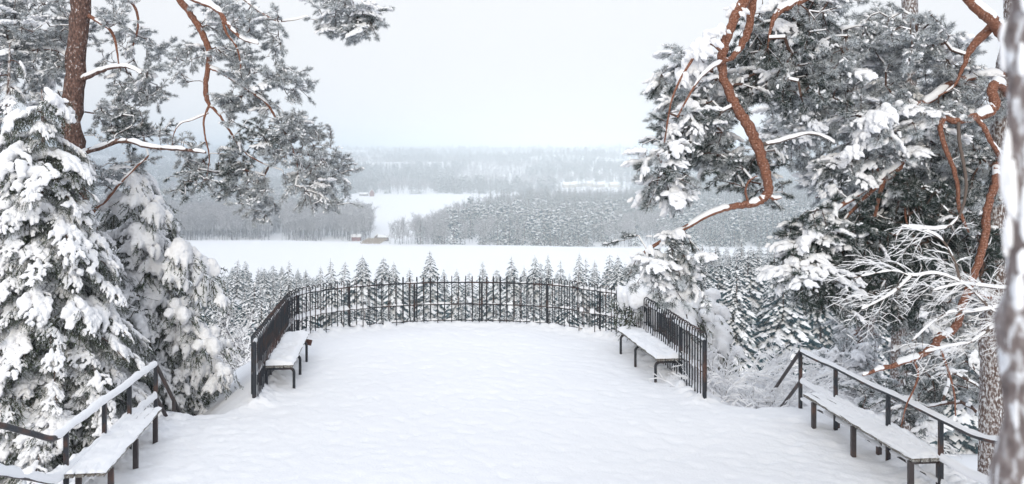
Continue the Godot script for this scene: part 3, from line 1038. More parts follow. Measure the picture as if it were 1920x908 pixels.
func spruce(high: float, boughs_per: int, gap: float, wide: float, fingers: int, cover: float) -> Array:
	var wood := MB.new()
	var green := MB.new()
	var white := MB.new()
	tube(wood, PackedVector3Array([Vector3(0, -1.0, 0), Vector3(0, high * 0.5, 0), Vector3(0, high, 0)]), PackedFloat32Array([high * 0.012, high * 0.007, 0.015]), 6)
	var y := high - 0.25
	var tw := 0.0
	while y > high * 0.06:
		var t := 1.0 - y / high
		var reach := wide * (0.05 + 1.6 * t - 0.9 * t * t) * rng.randf_range(0.86, 1.1)
		var nb := clampi(int(boughs_per * (0.6 + t * 0.7)), 4, 12)
		tw += 1.1
		for b in nb:
			var a := tw + TAU * b / nb + rng.randf_range(-0.25, 0.25)
			var out := Vector3(cos(a), 0, sin(a))
			var side := Vector3(-sin(a), 0, cos(a))
			var len := reach * rng.randf_range(0.72, 1.12)
			var y0 := y + rng.randf_range(-0.25, 0.25) * gap
			var nf := maxi(2, int(fingers * clampf(len / 1.6, 0.5, 1.0)))
			for f in nf:
				var u := float(f) / (nf - 1) if nf > 1 else 1.0
				var s0 := lerpf(0.25, 0.80, u)
				var drop := len * (0.05 - 0.50 * s0 * s0)
				var p := Vector3(0, y0 + drop, 0) + out * len * s0
				var sg := 1.0 if f % 2 == 0 else -1.0
				var spread := 0.0 if f == nf - 1 else rng.randf_range(0.5, 0.95) * sg
				var d := (out + side * spread + Vector3(0, -0.42 - 0.3 * t, 0)).normalized()
				var fl := len * rng.randf_range(0.30, 0.46)
				var fs := side.rotated(Vector3.UP, -spread * 0.7)
				var g := rng.randf_range(0.7, 1.3)
				green.col = Color(0.016 * g, 0.052 * g, 0.066 * g)
				if rng.randf() < 0.15: green.col = Color(0.42, 0.46, 0.48) * rng.randf_range(0.7, 1.2)      # rimed over
				var e := p + d * fl
				var w := fs * fl * rng.randf_range(0.26, 0.38)
				var low := Vector3(0, -fl * 0.22, 0)
				var m := p.lerp(e, 0.5)
				green.face(p, m + w + low, e); green.face(p, e, m - w + low)
				green.face(p + low * 0.4, m + w * 0.5 + low * 2.2, e + low * 0.6); green.face(p + low * 0.4, e + low * 0.6, m - w * 0.6 + low * 2.0)
				if rng.randf() < cover: dome(white, p - d * fl * 0.05 + Vector3(0, 0.02, 0), d, fs, fl * rng.randf_range(0.85, 1.0), fl * rng.randf_range(0.28, 0.44), fl * rng.randf_range(0.16, 0.3))
			green.col = Color(0.026, 0.04, 0.034)
			var q := Vector3(0, y0, 0)
			green.face(q, q + out * len * 0.6 + side * len * 0.14 + Vector3(0, -len * 0.2, 0), q + out * len * 0.6 - side * len * 0.14 + Vector3(0, -len * 0.22, 0))
		y -= gap * (0.55 + 0.75 * t) * rng.randf_range(0.85, 1.15)
	dome(white, Vector3(0, high - 0.15, 0), Vector3(0.1, 1, 0), Vector3(0, 0, 1), 0.4, 0.07, 0.05)
	return [wood.commit(), green.commit(false), white.commit(false)]

func far_pine(high: float, cover: float) -> Array:
	var wood := MB.new()
	var green := MB.new()
	var white := MB.new()
	tube(wood, PackedVector3Array([Vector3(0, -0.6, 0), Vector3(0.1, high * 0.5, 0), Vector3(0, high * 0.96, 0)]), PackedFloat32Array([0.16, 0.12, 0.03]), 5)
	for k in 34:
		var t := rng.randf()
		var y := high * lerpf(0.48, 1.0, pow(t, 0.8))
		var reach := high * 0.17 * sqrt(maxf(0.02, 1.0 - pow((y / high - 0.66) / 0.36, 2.0)))
		var a := k * 2.4
		var p := Vector3(cos(a), 0, sin(a)) * reach * rng.randf_range(0.35, 1.0) + Vector3(0, y, 0)
		var s := high * rng.randf_range(0.05, 0.085)
		for j in 7:
			var d := (rv() + Vector3(0, -0.5, 0)).normalized()
			var g := rng.randf_range(0.7, 1.3)
			green.col = Color(0.016 * g, 0.050 * g, 0.064 * g)
			if rng.randf() < 0.15: green.col = Color(0.42, 0.46, 0.48) * rng.randf_range(0.7, 1.2)
			var u := d.cross(rv()).normalized() * s * 0.5
			green.face(p - u, p + u, p + d * s * 1.3)
		if rng.randf() < cover:
			for j in 3:
				var d := Vector3(rng.randfn(), 0, rng.randfn()).normalized()
				dome(white, p - d * s * 0.6 + Vector3(0, s * 0.15, 0), d, d.cross(Vector3.UP), s * 1.7, s * 0.6, s * 0.4)
	return [wood.commit(), green.commit(false), white.commit(false)]

func bare_branch(rime: float, wood: MB, white: MB, p: Vector3, d: Vector3, len: float, r: float, level: int) -> void:
	var n := 4
	for k in n:
		var q := p + d * len / n
		seg(wood, p, q, r * (1.0 - 0.2 * k), r * (0.8 - 0.2 * k) + 0.004)
		if level > 0 and absf(d.y) < 0.93 and rng.randf() < rime: seg_snow(white, p, q, r * 0.8, 0.018 + r * 0.4)
		p = q
		d = (d + rv(0.10) + Vector3(0, 0.05, 0)).normalized()
		if level < 3:
			for j in (2 if level > 0 else 3):
				if k == 0 and level == 0: continue
				var e := (d * 0.75 + rv(0.55)).normalized()
				bare_branch(rime, wood, white, p, e, len * rng.randf_range(0.34, 0.5) * (0.6 if level == 0 else 1.0), r * 0.5, level + 1)

func bare_tree(high: float, rime: float) -> Array:
	var wood := MB.new()
	var white := MB.new()
	bare_branch(rime, wood, white, Vector3(0, -0.4, 0), Vector3(0, 1, 0), high * 0.9, high * 0.008, 0)
	return [wood.commit(), null, white.commit()]

func forest_thing(called: String, label: String, category: String, group: String, pr: Array, p: Vector3, s: Vector3, turn: float) -> void:
	var o := thing(called, label, category, p, group)
	o.transform = Transform3D((Basis(Vector3(1, 0, 0), rng.randfn() * 0.022) * Basis(Vector3(0, 0, 1), rng.randfn() * 0.022) * Basis(Vector3.UP, turn)).scaled(s), p)
	part("trunk" if pr[1] else "branches", pr[0], M.twig if pr[1] else M.bare, o)
	if pr[1]: part("crown", pr[1], M.needle, o, true)
	part("snow", pr[2], M.far_snow, o, true)

func house(called: String, label: String, group: String, px: float, d: float, y: float, turn: float, s: Vector3, roof_h: float, wall: Material, windows: int) -> void:
	var x := (px - 960.0) / LENS * d
	var o := thing(called, label, "house" if called == "house" else "shed", Vector3(x, y, -d), group)
	o.rotation.y = turn
	var mb := MB.new()
	mb.box(Transform3D(Basis(), Vector3(0, s.y * 0.5 - 0.5, 0)), s + Vector3(0, 1, 0))
	for e in [-0.5, 0.5]:
		var a := Vector3(-s.x * 0.5, s.y, s.z * e)
		var b := Vector3(s.x * 0.5, s.y, s.z * e)
		var t := Vector3(0, s.y + roof_h, s.z * e)
		if e > 0: mb.face(a, t, b)
		else: mb.face(b, t, a)
	part("wall", mb.commit(), wall, o)
	var rf := MB.new()
	for e in [-1.0, 1.0]:
		var slope := atan2(roof_h, s.x * 0.5)
		var l := s.x * 0.5 / cos(slope) + 0.5
		var bs := Basis(Vector3(0, 0, 1), -slope * e)
		rf.box(Transform3D(bs, Vector3(e * s.x * 0.25, s.y + roof_h * 0.5, 0) + bs * Vector3(0.1 * e, 0.22, 0)), Vector3(l, 0.4, s.z + 0.9))
	part("roof", rf.commit(), M.far_snow, o)
	for k in windows:
		var w := MB.new()
		var z := (k + 0.5) / windows * s.z - s.z * 0.5
		w.box(Transform3D(Basis(), Vector3(s.x * 0.5 + 0.02, s.y * 0.55, z)), Vector3(0.1, 1.3, 1.1))
		part("window", w.commit(), M.dark_glass, o)

func _ready() -> void:
	# ---- camera, sky, sun, exposure
	var cam := Camera3D.new()
	cam.name = "camera"
	add_child(cam)
	var at_lens := CameraAttributesPhysical.new()
	at_lens.frustum_near = 0.1; at_lens.frustum_far = 9000.0
	at_lens.frustum_focal_length = 35.6; at_lens.frustum_focus_distance = 15.5
	at_lens.exposure_aperture = 2.4
	cam.attributes = at_lens
	cam.keep_aspect = Camera3D.KEEP_HEIGHT
	cam.near = 0.1; cam.far = 9000.0
	cam.projection = Camera3D.PROJECTION_FRUSTUM
	cam.size = 0.1 * 908.0 / LENS
	cam.frustum_offset = Vector2(0, -0.1 * (454.0 - 285.0) / LENS)
	cam.position = Vector3(0, EYE, 0)
	cam.current = true
	var env := Environment.new()
	env.background_mode = Environment.BG_SKY
	var img := Image.create(64, 32, false, Image.FORMAT_RGBF)
	for y in 32:
		var up := sin((0.5 - (y + 0.5) / 32.0) * PI)
		for x in 64:
			var k := 0.835 + 0.24 * clampf(up, 0.0, 1.0)
			img.set_pixel(x, y, Color(0.95, 0.968, 1.0).lerp(Color(0.85, 0.92, 1.04), smoothstep(0.1, 0.9, up)) * k if up > 0.0 else Color(0.84, 0.88, 0.93))
	var pano := PanoramaSkyMaterial.new()
	pano.panorama = ImageTexture.create_from_image(img)
	env.sky = Sky.new()
	env.sky.sky_material = pano
	env.tonemap_mode = Environment.TONE_MAPPER_LINEAR
	env.tonemap_exposure = 1.2
	env.volumetric_fog_enabled = true                       # still, snowy air, glinting back the light behind the camera
	env.volumetric_fog_density = 0.00058
	env.volumetric_fog_albedo = Color(0.865, 0.925, 1.0)
	env.volumetric_fog_anisotropy = -0.7
	env.volumetric_fog_length = 6000.0
	env.sdfgi_enabled = true; env.ssao_enabled = true; env.ssil_enabled = true
	var we := WorldEnvironment.new()
	we.name = "world_environment"
	we.environment = env
	add_child(we)
	var sun := DirectionalLight3D.new()
	sun.name = "overcast_sun"
	sun.light_energy = 0.5
	sun.light_angular_distance = 30.0
	sun.light_color = Color(1.0, 0.965, 0.895)
	sun.shadow_enabled = true
	sun.rotation_degrees = Vector3(-20, -5, 0)
	add_child(sun)

	# ---- setting
	rng.seed = 11
	noise.seed = 3; noise.frequency = 1.0; noise.fractal_octaves = 2
	make_materials()
	M.bare = mat(Color(0.105, 0.095, 0.11), 0.9)
	make_fence_line()
	make_ground()

	# ---- fence, benches, handrails
	make_fence()
	fence_bench("snow-covered bench with bent iron legs along the fence's left side", Vector3(-3.80, 0, 16.5) * Vector3(1, 1, -1), Vector3(-4.13, 0, -19.45), Vector3(1, 0, 0.1), [0.03, 0.38, 0.80], true, 3.0)
	fence_bench("snow-covered bench with bent iron legs along the fence's right side", Vector3(2.66, 0, -17.05), Vector3(2.30, 0, -19.9), Vector3(-1, 0, -0.1), [0.02, 0.5, 0.9], false, 13.0)
	rail_bench("plank bench with deep snow in front of the dark green conifer", Vector3(-4.62, 0, -10.95), Vector3(-4.97, 0, -13.75), Vector3(1, 0, 0.1), [0.12, 0.52, 0.90], 0.03, 23.0)
	rail_bench("plank bench with thin snow and a lichened edge beside the right handrail", Vector3(4.75, 0, -11.5), Vector3(4.40, 0, -14.6), Vector3(-1, 0, -0.1), [0.03, 0.50, 0.90], 0.026, 33.0)
	handrail("iron handrail behind the left plank bench, bare where it climbs the steps", [Vector3(-4.86, 0, -10.75), Vector3(-5.1, 0, -14.5)], [0.09, 0.42, 0.68, 1.0], [Vector3(-5.02, -0.22, -15.5)], [Vector3(-4.86, 1.05, -10.25), Vector3(-4.86, 1.33, -9.55), Vector3(-4.9, 1.8, -8.3), Vector3(-4.9, 3.0, -5.4)], 1.0, true)
	handrail("iron handrail behind the right plank bench, snow lying along its top", [Vector3(4.98, 0, -10.8), Vector3(4.4, 0, -15.45)], [0.16, 0.42, 0.74, 1.0], [Vector3(4.5, -0.75, -18.3)], [Vector3(5.02, 0.98, -10.2), Vector3(5.05, 1.3, -9.4), Vector3(5.1, 3.0, -5.4)], 2.0)

	# ---- near trees
	make_protos()
	near_trees()
	bushes()
	# ---- the forest below and beyond
	forest()
	for o in get_children(): tidy(o)

func near_trees() -> void:
	var sn := MB.new()
	var o := thing("pine_tree", "tall pine with a straight reddish brown stem above the left bench", "tree")
	var d := 16.5
	var A := limbs_of(o, d, [
		["trunk", 0.0, 0.0, [[163, -420, 0.11], [156, -100, 0.135], [150, 0, 0.145], [142, 120, 0.155], [136, 210, 0.165], [142, 330, 0.17], [146, 470, 0.175], [140, 640, 0.18], [138, 860, 0.2]], M.bark],
		["limb", 0.035, 0.05, [[146, 292, 0.05], [182, 278, 0.045, -0.2], [230, 264, 0.04, -0.4], [285, 276, 0.034, -0.5], [340, 280, 0.03, -0.5], [386, 286, 0.018, -0.5]], M.bark],
		["limb", 0.035, 0.0, [[150, 150, 0.05], [175, 138, 0.04, -0.2], [212, 126, 0.032, -0.4], [242, 126, 0.025, -0.5], [264, 138, 0.012, -0.6]], M.bark],
		["limb", 0.02, 0.1, [[150, 20, 0.04], [180, 38, 0.03], [205, 55, 0.024], [216, 80, 0.02], [222, 120, 0.01]]],
		["limb", 0.02, 0.1, [[158, -60, 0.04], [210, -20, 0.03, 0.3], [250, 10, 0.024, 0.5], [258, 50, 0.018, 0.6], [245, 100, 0.01, 0.6]]],
		["limb", 0.02, 0.3, [[158, -230, 0.08], [235, -120, 0.07], [300, -50, 0.062], [340, 4, 0.056], [366, 40, 0.054], [386, 78, 0.05], [392, 110, 0.046], [386, 150, 0.042], [386, 178, 0.04], [393, 200, 0.03]]],
		["limb", 0.03, 0.1, [[388, 126, 0.032], [415, 136, 0.03], [445, 155, 0.027], [475, 175, 0.024], [498, 192, 0.02], [520, 226, 0.016], [545, 270, 0.012], [560, 320, 0.008]]],
		["limb", 0.02, 0.2, [[392, 196, 0.026], [410, 215, 0.022], [430, 245, 0.018], [455, 282, 0.014], [490, 305, 0.010], [530, 320, 0.006]]],
		["limb", 0.015, 0.3, [[392, 198, 0.024], [382, 225, 0.018], [384, 255, 0.014], [392, 295, 0.010], [386, 340, 0.006]]],
		["limb", 0.03, 0.0, [[390, 212, 0.016], [362, 224, 0.014], [338, 232, 0.012], [326, 250, 0.008], [322, 280, 0.005]]],
		["limb", 0.06, 0.0, [[158, -260, 0.07, -0.2], [300, -60, 0.05, -0.4], [352, -8, 0.042, -0.5], [392, 10, 0.038, -0.5], [414, 26, 0.034, -0.5], [430, 50, 0.03, -0.5], [455, 72, 0.026, -0.5], [484, 82, 0.016, -0.5]]],
		["limb", 0.02, 0.1, [[414, 26, 0.026, -0.5], [424, 60, 0.02, -0.5], [444, 90, 0.016, -0.4], [452, 130, 0.010, -0.3]]],
		["limb", 0.03, 0.0, [[340, -60, 0.03, 0.4], [430, -20, 0.024, 0.4], [505, 34, 0.018, 0.4], [545, 38, 0.012, 0.4], [578, 30, 0.006, 0.4]]],
		["limb", 0.03, 0.0, [[300, -330, 0.05, -0.6], [480, -180, 0.04, -1.0], [590, -60, 0.03, -1.2], [650, 0, 0.02, -1.2], [690, 20, 0.012, -1.2]]],
		["limb", 0.03, 0.1, [[150, 440, 0.035, 0.1], [180, 390, 0.03, 0.2], [196, 378, 0.026, 0.2], [232, 336, 0.02, 0.2], [278, 292, 0.012, 0.2]]],
		["limb", 0.04, 0.1, [[142, 120, 0.03, 0.3], [110, 95, 0.025, 0.5], [70, 92, 0.02, 0.6], [20, 100, 0.012, 0.6]]],
	], sn, M.limb)
	var cl := [
		[225, 60, 70, 80, d + 0.5, 0.9, 60, 0.7, 0.03, 0.35], [245, 175, 60, 70, d + 0.5, 0.7, 60, 0.7, 0.03, 0.35], [262, 250, 60, 40, d + 0.4, 0.5, 36, 0.5, 0.06, 0.3], [205, 210, 34, 40, d + 0.4, 0.5, 18, 0.7, 0.02, 0.3],
		[345, 110, 26, 70, d, 0.4, 22, 0.7, 0.02, 0.5], [440, 40, 80, 45, d, 0.7, 60, 0.6, 0.04, 0.1], [470, 112, 70, 40, d, 0.6, 46, 0.6, 0.03, 0.1], [525, 180, 58, 50, d, 0.6, 50, 0.6, 0.03, 0.1],
		[440, 195, 50, 40, d, 0.5, 26, 0.6, 0.02, 0.3], [560, 260, 66, 44, d, 0.6, 70, 0.65, 0.03, 0.2], [595, 320, 52, 40, d, 0.5, 56, 0.65, 0.04, 0.35], [600, 362, 40, 24, d, 0.4, 30, 0.6, 0.1, 0.6],
		[420, 330, 90, 46, d, 0.6, 60, 0.55, 0.03, 0.5], [500, 350, 60, 40, d, 0.5, 40, 0.6, 0.02, 0.5], [470, 270, 50, 40, d, 0.5, 26, 0.55, 0.03, 0.3], [345, 300, 40, 50, d, 0.5, 22, 0.7, 0.02, 0.5], [490, 385, 30, 20, d, 0.3, 9, 0.7, 0.03, 0.8],
		[645, 25, 62, 42, d - 1.2, 0.45, 52, 0.6, 0.16, 0.5], [700, 15, 22, 22, d - 1.2, 0.3, 10, 0.5, 0.9, 0.3],
		[60, 40, 95, 70, d + 0.6, 0.8, 190, 0.7, 0.10, 0.3], [30, 120, 80, 50, d + 0.6, 0.6, 90, 0.7, 0.10, 0.3], [105, 150, 36, 50, d + 0.5, 0.4, 22, 0.7, 0.10, 0.3], [225, 330, 60, 40, d + 0.5, 0.5, 32, 0.6, 0.12, 0.4]]
	grow(o, A, cl, 0.85, M.twig, sn, 1.3)
	part("snow", sn.commit(), M.snow, o, true)

	# the orange-limbed pine on the right
	sn = MB.new()
	o = thing("pine_tree", "gnarled pine with twisted orange limbs reaching over the right handrail", "tree")
	d = 11.5
	var R := limbs_of(o, d, [
		["trunk", 0.0, 0.0, [[1990, -500, 0.13, 0.8], [1940, -200, 0.14, 0.8], [1905, 40, 0.15, 0.9], [1880, 280, 0.155, 1.0], [1872, 480, 0.16, 1.0], [1866, 680, 0.17, 1.0], [1862, 960, 0.19, 1.0]], M.plastered],
		["limb", 0.02, 0.25, [[1955, -330, 0.10, 0.8], [1650, -230, 0.09, 0.2], [1460, -110, 0.075], [1396, 0, 0.062], [1372, 45, 0.056], [1357, 90, 0.054], [1354, 130, 0.052], [1366, 172, 0.052], [1385, 208, 0.056], [1404, 238, 0.064], [1420, 275, 0.062], [1434, 318, 0.058], [1441, 352, 0.052], [1432, 372, 0.046], [1410, 382, 0.042], [1370, 388, 0.036], [1330, 402, 0.032], [1290, 424, 0.028], [1240, 452, 0.022], [1205, 476, 0.014]]],
		["limb", 0.03, 0.1, [[1412, -10, 0.05, 0.1], [1405, 50, 0.048, 0.1], [1392, 82, 0.042, 0.1], [1372, 108, 0.03, 0.0], [1345, 120, 0.022, -0.2], [1310, 150, 0.014, -0.3], [1270, 220, 0.010, -0.3]]],
		["limb", 0.03, 0.1, [[1357, 100, 0.03], [1330, 80, 0.022, -0.1], [1300, 110, 0.016, -0.2], [1262, 180, 0.012, -0.2], [1244, 280, 0.008, -0.2], [1232, 350, 0.005, -0.2]]],
		["limb", 0.02, 0.0, [[1438, 360, 0.03], [1450, 372, 0.024], [1466, 370, 0.010]]],
		["limb", 0.03, 0.0, [[1424, 270, 0.022], [1450, 268, 0.02], [1485, 258, 0.018], [1520, 250, 0.016], [1548, 258, 0.012], [1565, 268, 0.006]], M.grey_twig],
		["limb", 0.02, 0.2, [[1402, 376, 0.014], [1398, 358, 0.012], [1404, 340, 0.01], [1420, 330, 0.006]]],
		["limb", 0.05, 0.1, [[1905, 110, 0.08, 0.6], [1885, 70, 0.078, 0.3], [1860, 38, 0.072, 0.1], [1832, 14, 0.068], [1800, -20, 0.06], [1700, -120, 0.045], [1560, -60, 0.03]]],
		["limb", 0.02, 0.2, [[1862, 46, 0.055, 0.3], [1838, 72, 0.05, 0.3], [1818, 96, 0.042, 0.3], [1808, 122, 0.024, 0.3], [1790, 160, 0.014, 0.3], [1760, 180, 0.008, 0.3]]],
		["limb", 0.04, 0.05, [[1560, -60, 0.04], [1510, -6, 0.05], [1484, 8, 0.05], [1458, 24, 0.04], [1446, 50, 0.02], [1440, 90, 0.01]]],
		["limb", 0.045, 0.15, [[1900, 190, 0.05, 0.7], [1886, 168, 0.05, 0.3], [1868, 156, 0.052, 0.1], [1860, 172, 0.054], [1868, 194, 0.054], [1856, 210, 0.052], [1826, 220, 0.048], [1796, 228, 0.04], [1775, 222, 0.032], [1764, 234, 0.03], [1768, 262, 0.03], [1778, 290, 0.028], [1788, 315, 0.026], [1796, 350, 0.024], [1798, 385, 0.022], [1806, 412, 0.018], [1818, 436, 0.010]]],
		["limb", 0.03, 0.2, [[1832, 222, 0.034], [1846, 240, 0.032], [1858, 264, 0.03], [1872, 288, 0.028, 0.1], [1880, 320, 0.028, 0.6]]],
		["limb", 0.03, 0.2, [[1798, 230, 0.02, -0.1], [1799, 262, 0.02, -0.1], [1806, 300, 0.019, -0.1], [1812, 345, 0.018, -0.1], [1806, 388, 0.016, -0.1], [1786, 420, 0.014, -0.1], [1752, 430, 0.012, -0.1], [1700, 424, 0.006, -0.1]], M.grey_twig],
		["limb", 0.03, 0.3, [[1878, 290, 0.05, 0.7], [1868, 306, 0.045, 0.3], [1868, 340, 0.044], [1856, 375, 0.044], [1850, 410, 0.046], [1847, 445, 0.046], [1836, 490, 0.046], [1822, 526, 0.045], [1808, 562, 0.044], [1797, 602, 0.044], [1783, 622, 0.044], [1762, 632, 0.042], [1750, 650, 0.04], [1722, 668, 0.036], [1682, 684, 0.030], [1650, 692, 0.024], [1618, 704, 0.012]]],
		["limb", 0.03, 0.1, [[1816, 545, 0.03], [1838, 552, 0.026], [1862, 560, 0.024, 0.4]]],
		["limb", 0.02, 0.3, [[1756, 636, 0.016], [1768, 665, 0.013], [1780, 700, 0.012], [1790, 740, 0.010], [1792, 780, 0.007]]],
		["limb", 0.02, 0.3, [[1712, 672, 0.014], [1722, 700, 0.012], [1714, 730, 0.010], [1700, 760, 0.008], [1690, 800, 0.005]]],
		["limb", 0.03, 0.2, [[1700, 240, 0.03, 0.6], [1696, 280, 0.036, 0.4], [1690, 306, 0.036, 0.3], [1678, 326, 0.034, 0.3], [1660, 338, 0.03, 0.3], [1652, 356, 0.026, 0.3], [1644, 390, 0.022, 0.3], [1634, 425, 0.018, 0.3], [1628, 455, 0.012, 0.3]]],
		["limb", 0.03, 0.2, [[1660, 338, 0.026, 0.3], [1630, 362, 0.024, 0.3], [1606, 388, 0.02, 0.3], [1582, 415, 0.016, 0.3], [1572, 450, 0.010, 0.3]]],
		["limb", 0.02, 0.2, [[1656, 334, 0.024, 0.3], [1645, 316, 0.018, 0.3], [1638, 302, 0.008, 0.3]]],
		["limb", 0.02, 0.2, [[1662, 342, 0.02, 0.3], [1686, 354, 0.018, 0.3], [1696, 375, 0.016, 0.3], [1700, 415, 0.012, 0.3], [1716, 450, 0.008, 0.3]]],
		["limb", 0.05, 0.0, [[1880, 140, 0.05, 0.8], [1800, 150, 0.045, 0.6], [1740, 190, 0.04, 0.4], [1685, 205, 0.034, 0.3], [1630, 240, 0.024, 0.3], [1590, 290, 0.012, 0.3]]],
		["limb", 0.05, 0.0, [[1690, 306, 0.03, 0.3], [1630, 350, 0.03, 0.2], [1560, 400, 0.026, 0.1], [1510, 455, 0.02], [1475, 510, 0.012], [1455, 548, 0.006]]],
	], sn, M.limb)
	cl = [
		[1470, 60, 80, 70, d + 0.5, 0.8, 90, 0.45, 0.10, 0.5], [1560, 70, 90, 80, d + 0.6, 0.8, 85, 0.6, 0.06, 0.5], [1500, 160, 90, 50, d + 0.4, 0.6, 85, 0.36, 0.03, 0.6], [1650, 90, 80, 80, d + 0.7, 0.8, 85, 0.62, 0.08, 0.5],
		[1740, 60, 70, 70, d + 0.8, 0.7, 64, 0.65, 0.10, 0.4], [1410, 130, 40, 60, d + 0.7, 0.5, 36, 0.5, 0.2, 0.4],
		[1300, 130, 36, 56, d + 0.35, 0.5, 40, 0.6, 0.35, 0.6], [1275, 210, 40, 70, d + 0.3, 0.5, 46, 0.4, 0.3, 0.7], [1320, 230, 46, 70, d + 0.45, 0.5, 56, 0.4, 0.16, 0.7], [1250, 320, 28, 60, d - 0.2, 0.4, 32, 0.4, 0.4, 0.8], [1340, 290, 60, 40, d + 0.45, 0.5, 36, 0.4, 0.15, 0.6], [1415, 330, 50, 50, d + 0.6, 0.5, 24, 0.5, 0.08, 0.4],
		[1225, 478, 44, 26, d - 0.1, 0.35, 13, 0.5, 0.3, 0.6], [1290, 470, 46, 40, d - 0.1, 0.4, 11, 0.5, 0.15, 0.9], [1300, 530, 30, 30, d - 0.1, 0.25, 7, 0.5, 0.3, 0.9], [1245, 505, 26, 24, d - 0.1, 0.25, 5, 0.5, 0.3, 0.9],
		[1800, 160, 70, 60, d + 0.7, 0.6, 70, 0.6, 0.10, 0.4], [1720, 250, 70, 60, d + 0.5, 0.6, 80, 0.6, 0.2, 0.5], [1630, 260, 50, 44, d + 0.3, 0.5, 50, 0.6, 0.4, 0.6], [1590, 310, 26, 30, d + 0.3, 0.4, 18, 0.5, 0.5, 0.6],
		[1690, 380, 90, 60, d + 0.6, 0.7, 130, 0.12, 0.03, 0.6], [1620, 450, 80, 60, d + 0.5, 0.6, 130, 0.08, 0.02, 0.8], [1700, 480, 90, 60, d + 0.7, 0.7, 130, 0.1, 0.03, 0.7], [1800, 320, 70, 70, d + 0.8, 0.6, 70, 0.45, 0.08, 0.5], [1800, 450, 60, 70, d + 0.8, 0.6, 90, 0.15, 0.05, 0.5],
		[1535, 425, 44, 40, d + 0.1, 0.4, 36, 0.3, 0.4, 0.7], [1490, 490, 34, 40, d, 0.35, 26, 0.2, 0.4, 0.8], [1530, 500, 50, 50, d + 0.2, 0.45, 46, 0.2, 0.06, 0.9], [1590, 560, 50, 50, d + 0.3, 0.4, 40, 0.15, 0.04, 1.0],
		[1700, 560, 60, 40, d + 0.8, 0.5, 36, 0.3, 0.1, 0.8], [1790, 700, 70, 70, d + 3.6, 0.5, 60, 0.5, 0.08, 0.4], [1710, 750, 70, 50, d + 3.6, 0.5, 50, 0.5, 0.06, 0.4], [1640, 740, 40, 40, d + 4.4, 0.4, 16, 0.5, 0.05, 0.5]]
	grow(o, R, cl, 0.92, M.twig, sn, 1.3)
	# the heaviest pillows, each bending its twig down
	var pil := []
	for k in 6: pil.append([])
	for q in [[1318, 84, 0.62], [1300, 104, 0.6], [1290, 128, 0.62], [1274, 150, 0.55], [1345, 62, 0.5], [1375, 25, 0.45], [1312, 160, 0.4], [1290, 205, 0.5], [1262, 228, 0.55], [1252, 250, 0.5], [1246, 300, 0.55], [1240, 330, 0.5], [1236, 352, 0.55], [1234, 376, 0.42], [1272, 310, 0.4],
			[1680, 212, 0.6], [1655, 222, 0.62], [1630, 240, 0.62], [1608, 262, 0.6], [1590, 292, 0.5], [1550, 396, 0.55], [1530, 412, 0.6], [1515, 440, 0.6], [1498, 468, 0.62], [1480, 496, 0.6], [1465, 520, 0.55], [1455, 540, 0.42], [1520, 470, 0.45], [1215, 474, 0.34], [1240, 456, 0.32], [1300, 505, 0.32], [1272, 440, 0.26], [1190, 492, 0.3]]:
		var p := at(q[0], q[1], d - 0.1 + rng.randf_range(-0.2, 0.2))
		var dir := Vector3(-0.6, -0.6, rng.randf_range(-0.3, 0.6)).normalized()
		var s: float = q[2] * rng.randf_range(0.85, 1.2)
		pil[rng.randi() % 6].append(Transform3D(frame(dir).scaled_local(Vector3(s, s * 1.15, s)), p - dir * s * 0.2))
	for k in 6: many("snow_pillow", round_snow[k], M.snow, pil[k], o)
	part("snow", sn.commit(), M.snow, o, true)

	# blurred stem close to the camera
	sn = MB.new()
	o = thing("tree_trunk", "grey blurred tree trunk caked with snow, nearest the camera", "tree")
	limbs_of(o, 2.4, [["trunk", 0.0, 0.0, [[1950, -600, 0.060], [1945, 0, 0.064], [1940, 400, 0.067], [1936, 900, 0.072], [1936, 1900, 0.085]], M.grey_bark]], sn, M.bark)
	var caked := []
	for k in 34:
		var y := rng.randf_range(-150, 1050)
		var a := rng.randf_range(-0.4, 1.2)
		var p := at(1941 - 52 * cos(a), y, 2.4) + Vector3(0, 0, 0.064 * sin(a))
		var s := rng.randf_range(0.03, 0.07)
		caked.append(Transform3D(Basis(Vector3.UP, rng.randf() * TAU).scaled(Vector3(s * 0.9, s * rng.randf_range(1.6, 3.2), s * 0.9)), p))
	var lump := blob([[Vector3(0, -0.2, 0), Vector3(0.05, 0.25, 0), 0.24, 0.16], [Vector3(0.1, 0, 0.05), Vector3(-0.1, 0.1, 0), 0.2, 0.18]], 0.07, 0.06, 0.05).commit()
	many("caked_snow", lump, M.snow, caked, o)

	# stem plastered with snow on the slope behind the right railing
	sn = MB.new()
	o = thing("tree_trunk", "snow-plastered stem standing on the slope behind the right handrail", "tree")
	var E := limbs_of(o, 21.0, [["trunk", 0.0, 0.0, [[1636, 380, 0.15], [1630, 520, 0.19], [1626, 640, 0.22], [1620, 760, 0.24], [1616, 900, 0.26]], M.plastered],
		["limb", 0.03, 0.1, [[1626, 610, 0.05], [1600, 628, 0.04], [1580, 655, 0.03], [1572, 690, 0.02]]], ["limb", 0.03, 0.1, [[1628, 700, 0.05], [1600, 690, 0.04], [1570, 715, 0.03], [1560, 750, 0.02]]], ["limb", 0.02, 0.2, [[1628, 560, 0.05], [1634, 530, 0.04], [1640, 500, 0.03]]]], sn, M.limb)
	grow(o, E, [[1585, 660, 44, 50, 20.8, 0.8, 34, 0.8, 0.4, 0.7], [1600, 740, 50, 40, 20.8, 0.8, 30, 0.8, 0.4, 0.6]], 1.5, M.twig, sn)
	part("snow", sn.commit(), M.snow, o, true)

	# another pine behind, pale with rime, filling the gap over the handrail
	sn = MB.new()
	o = thing("pine_tree", "pale rime-covered pine behind the orange-limbed one", "tree")
	d = 18.0
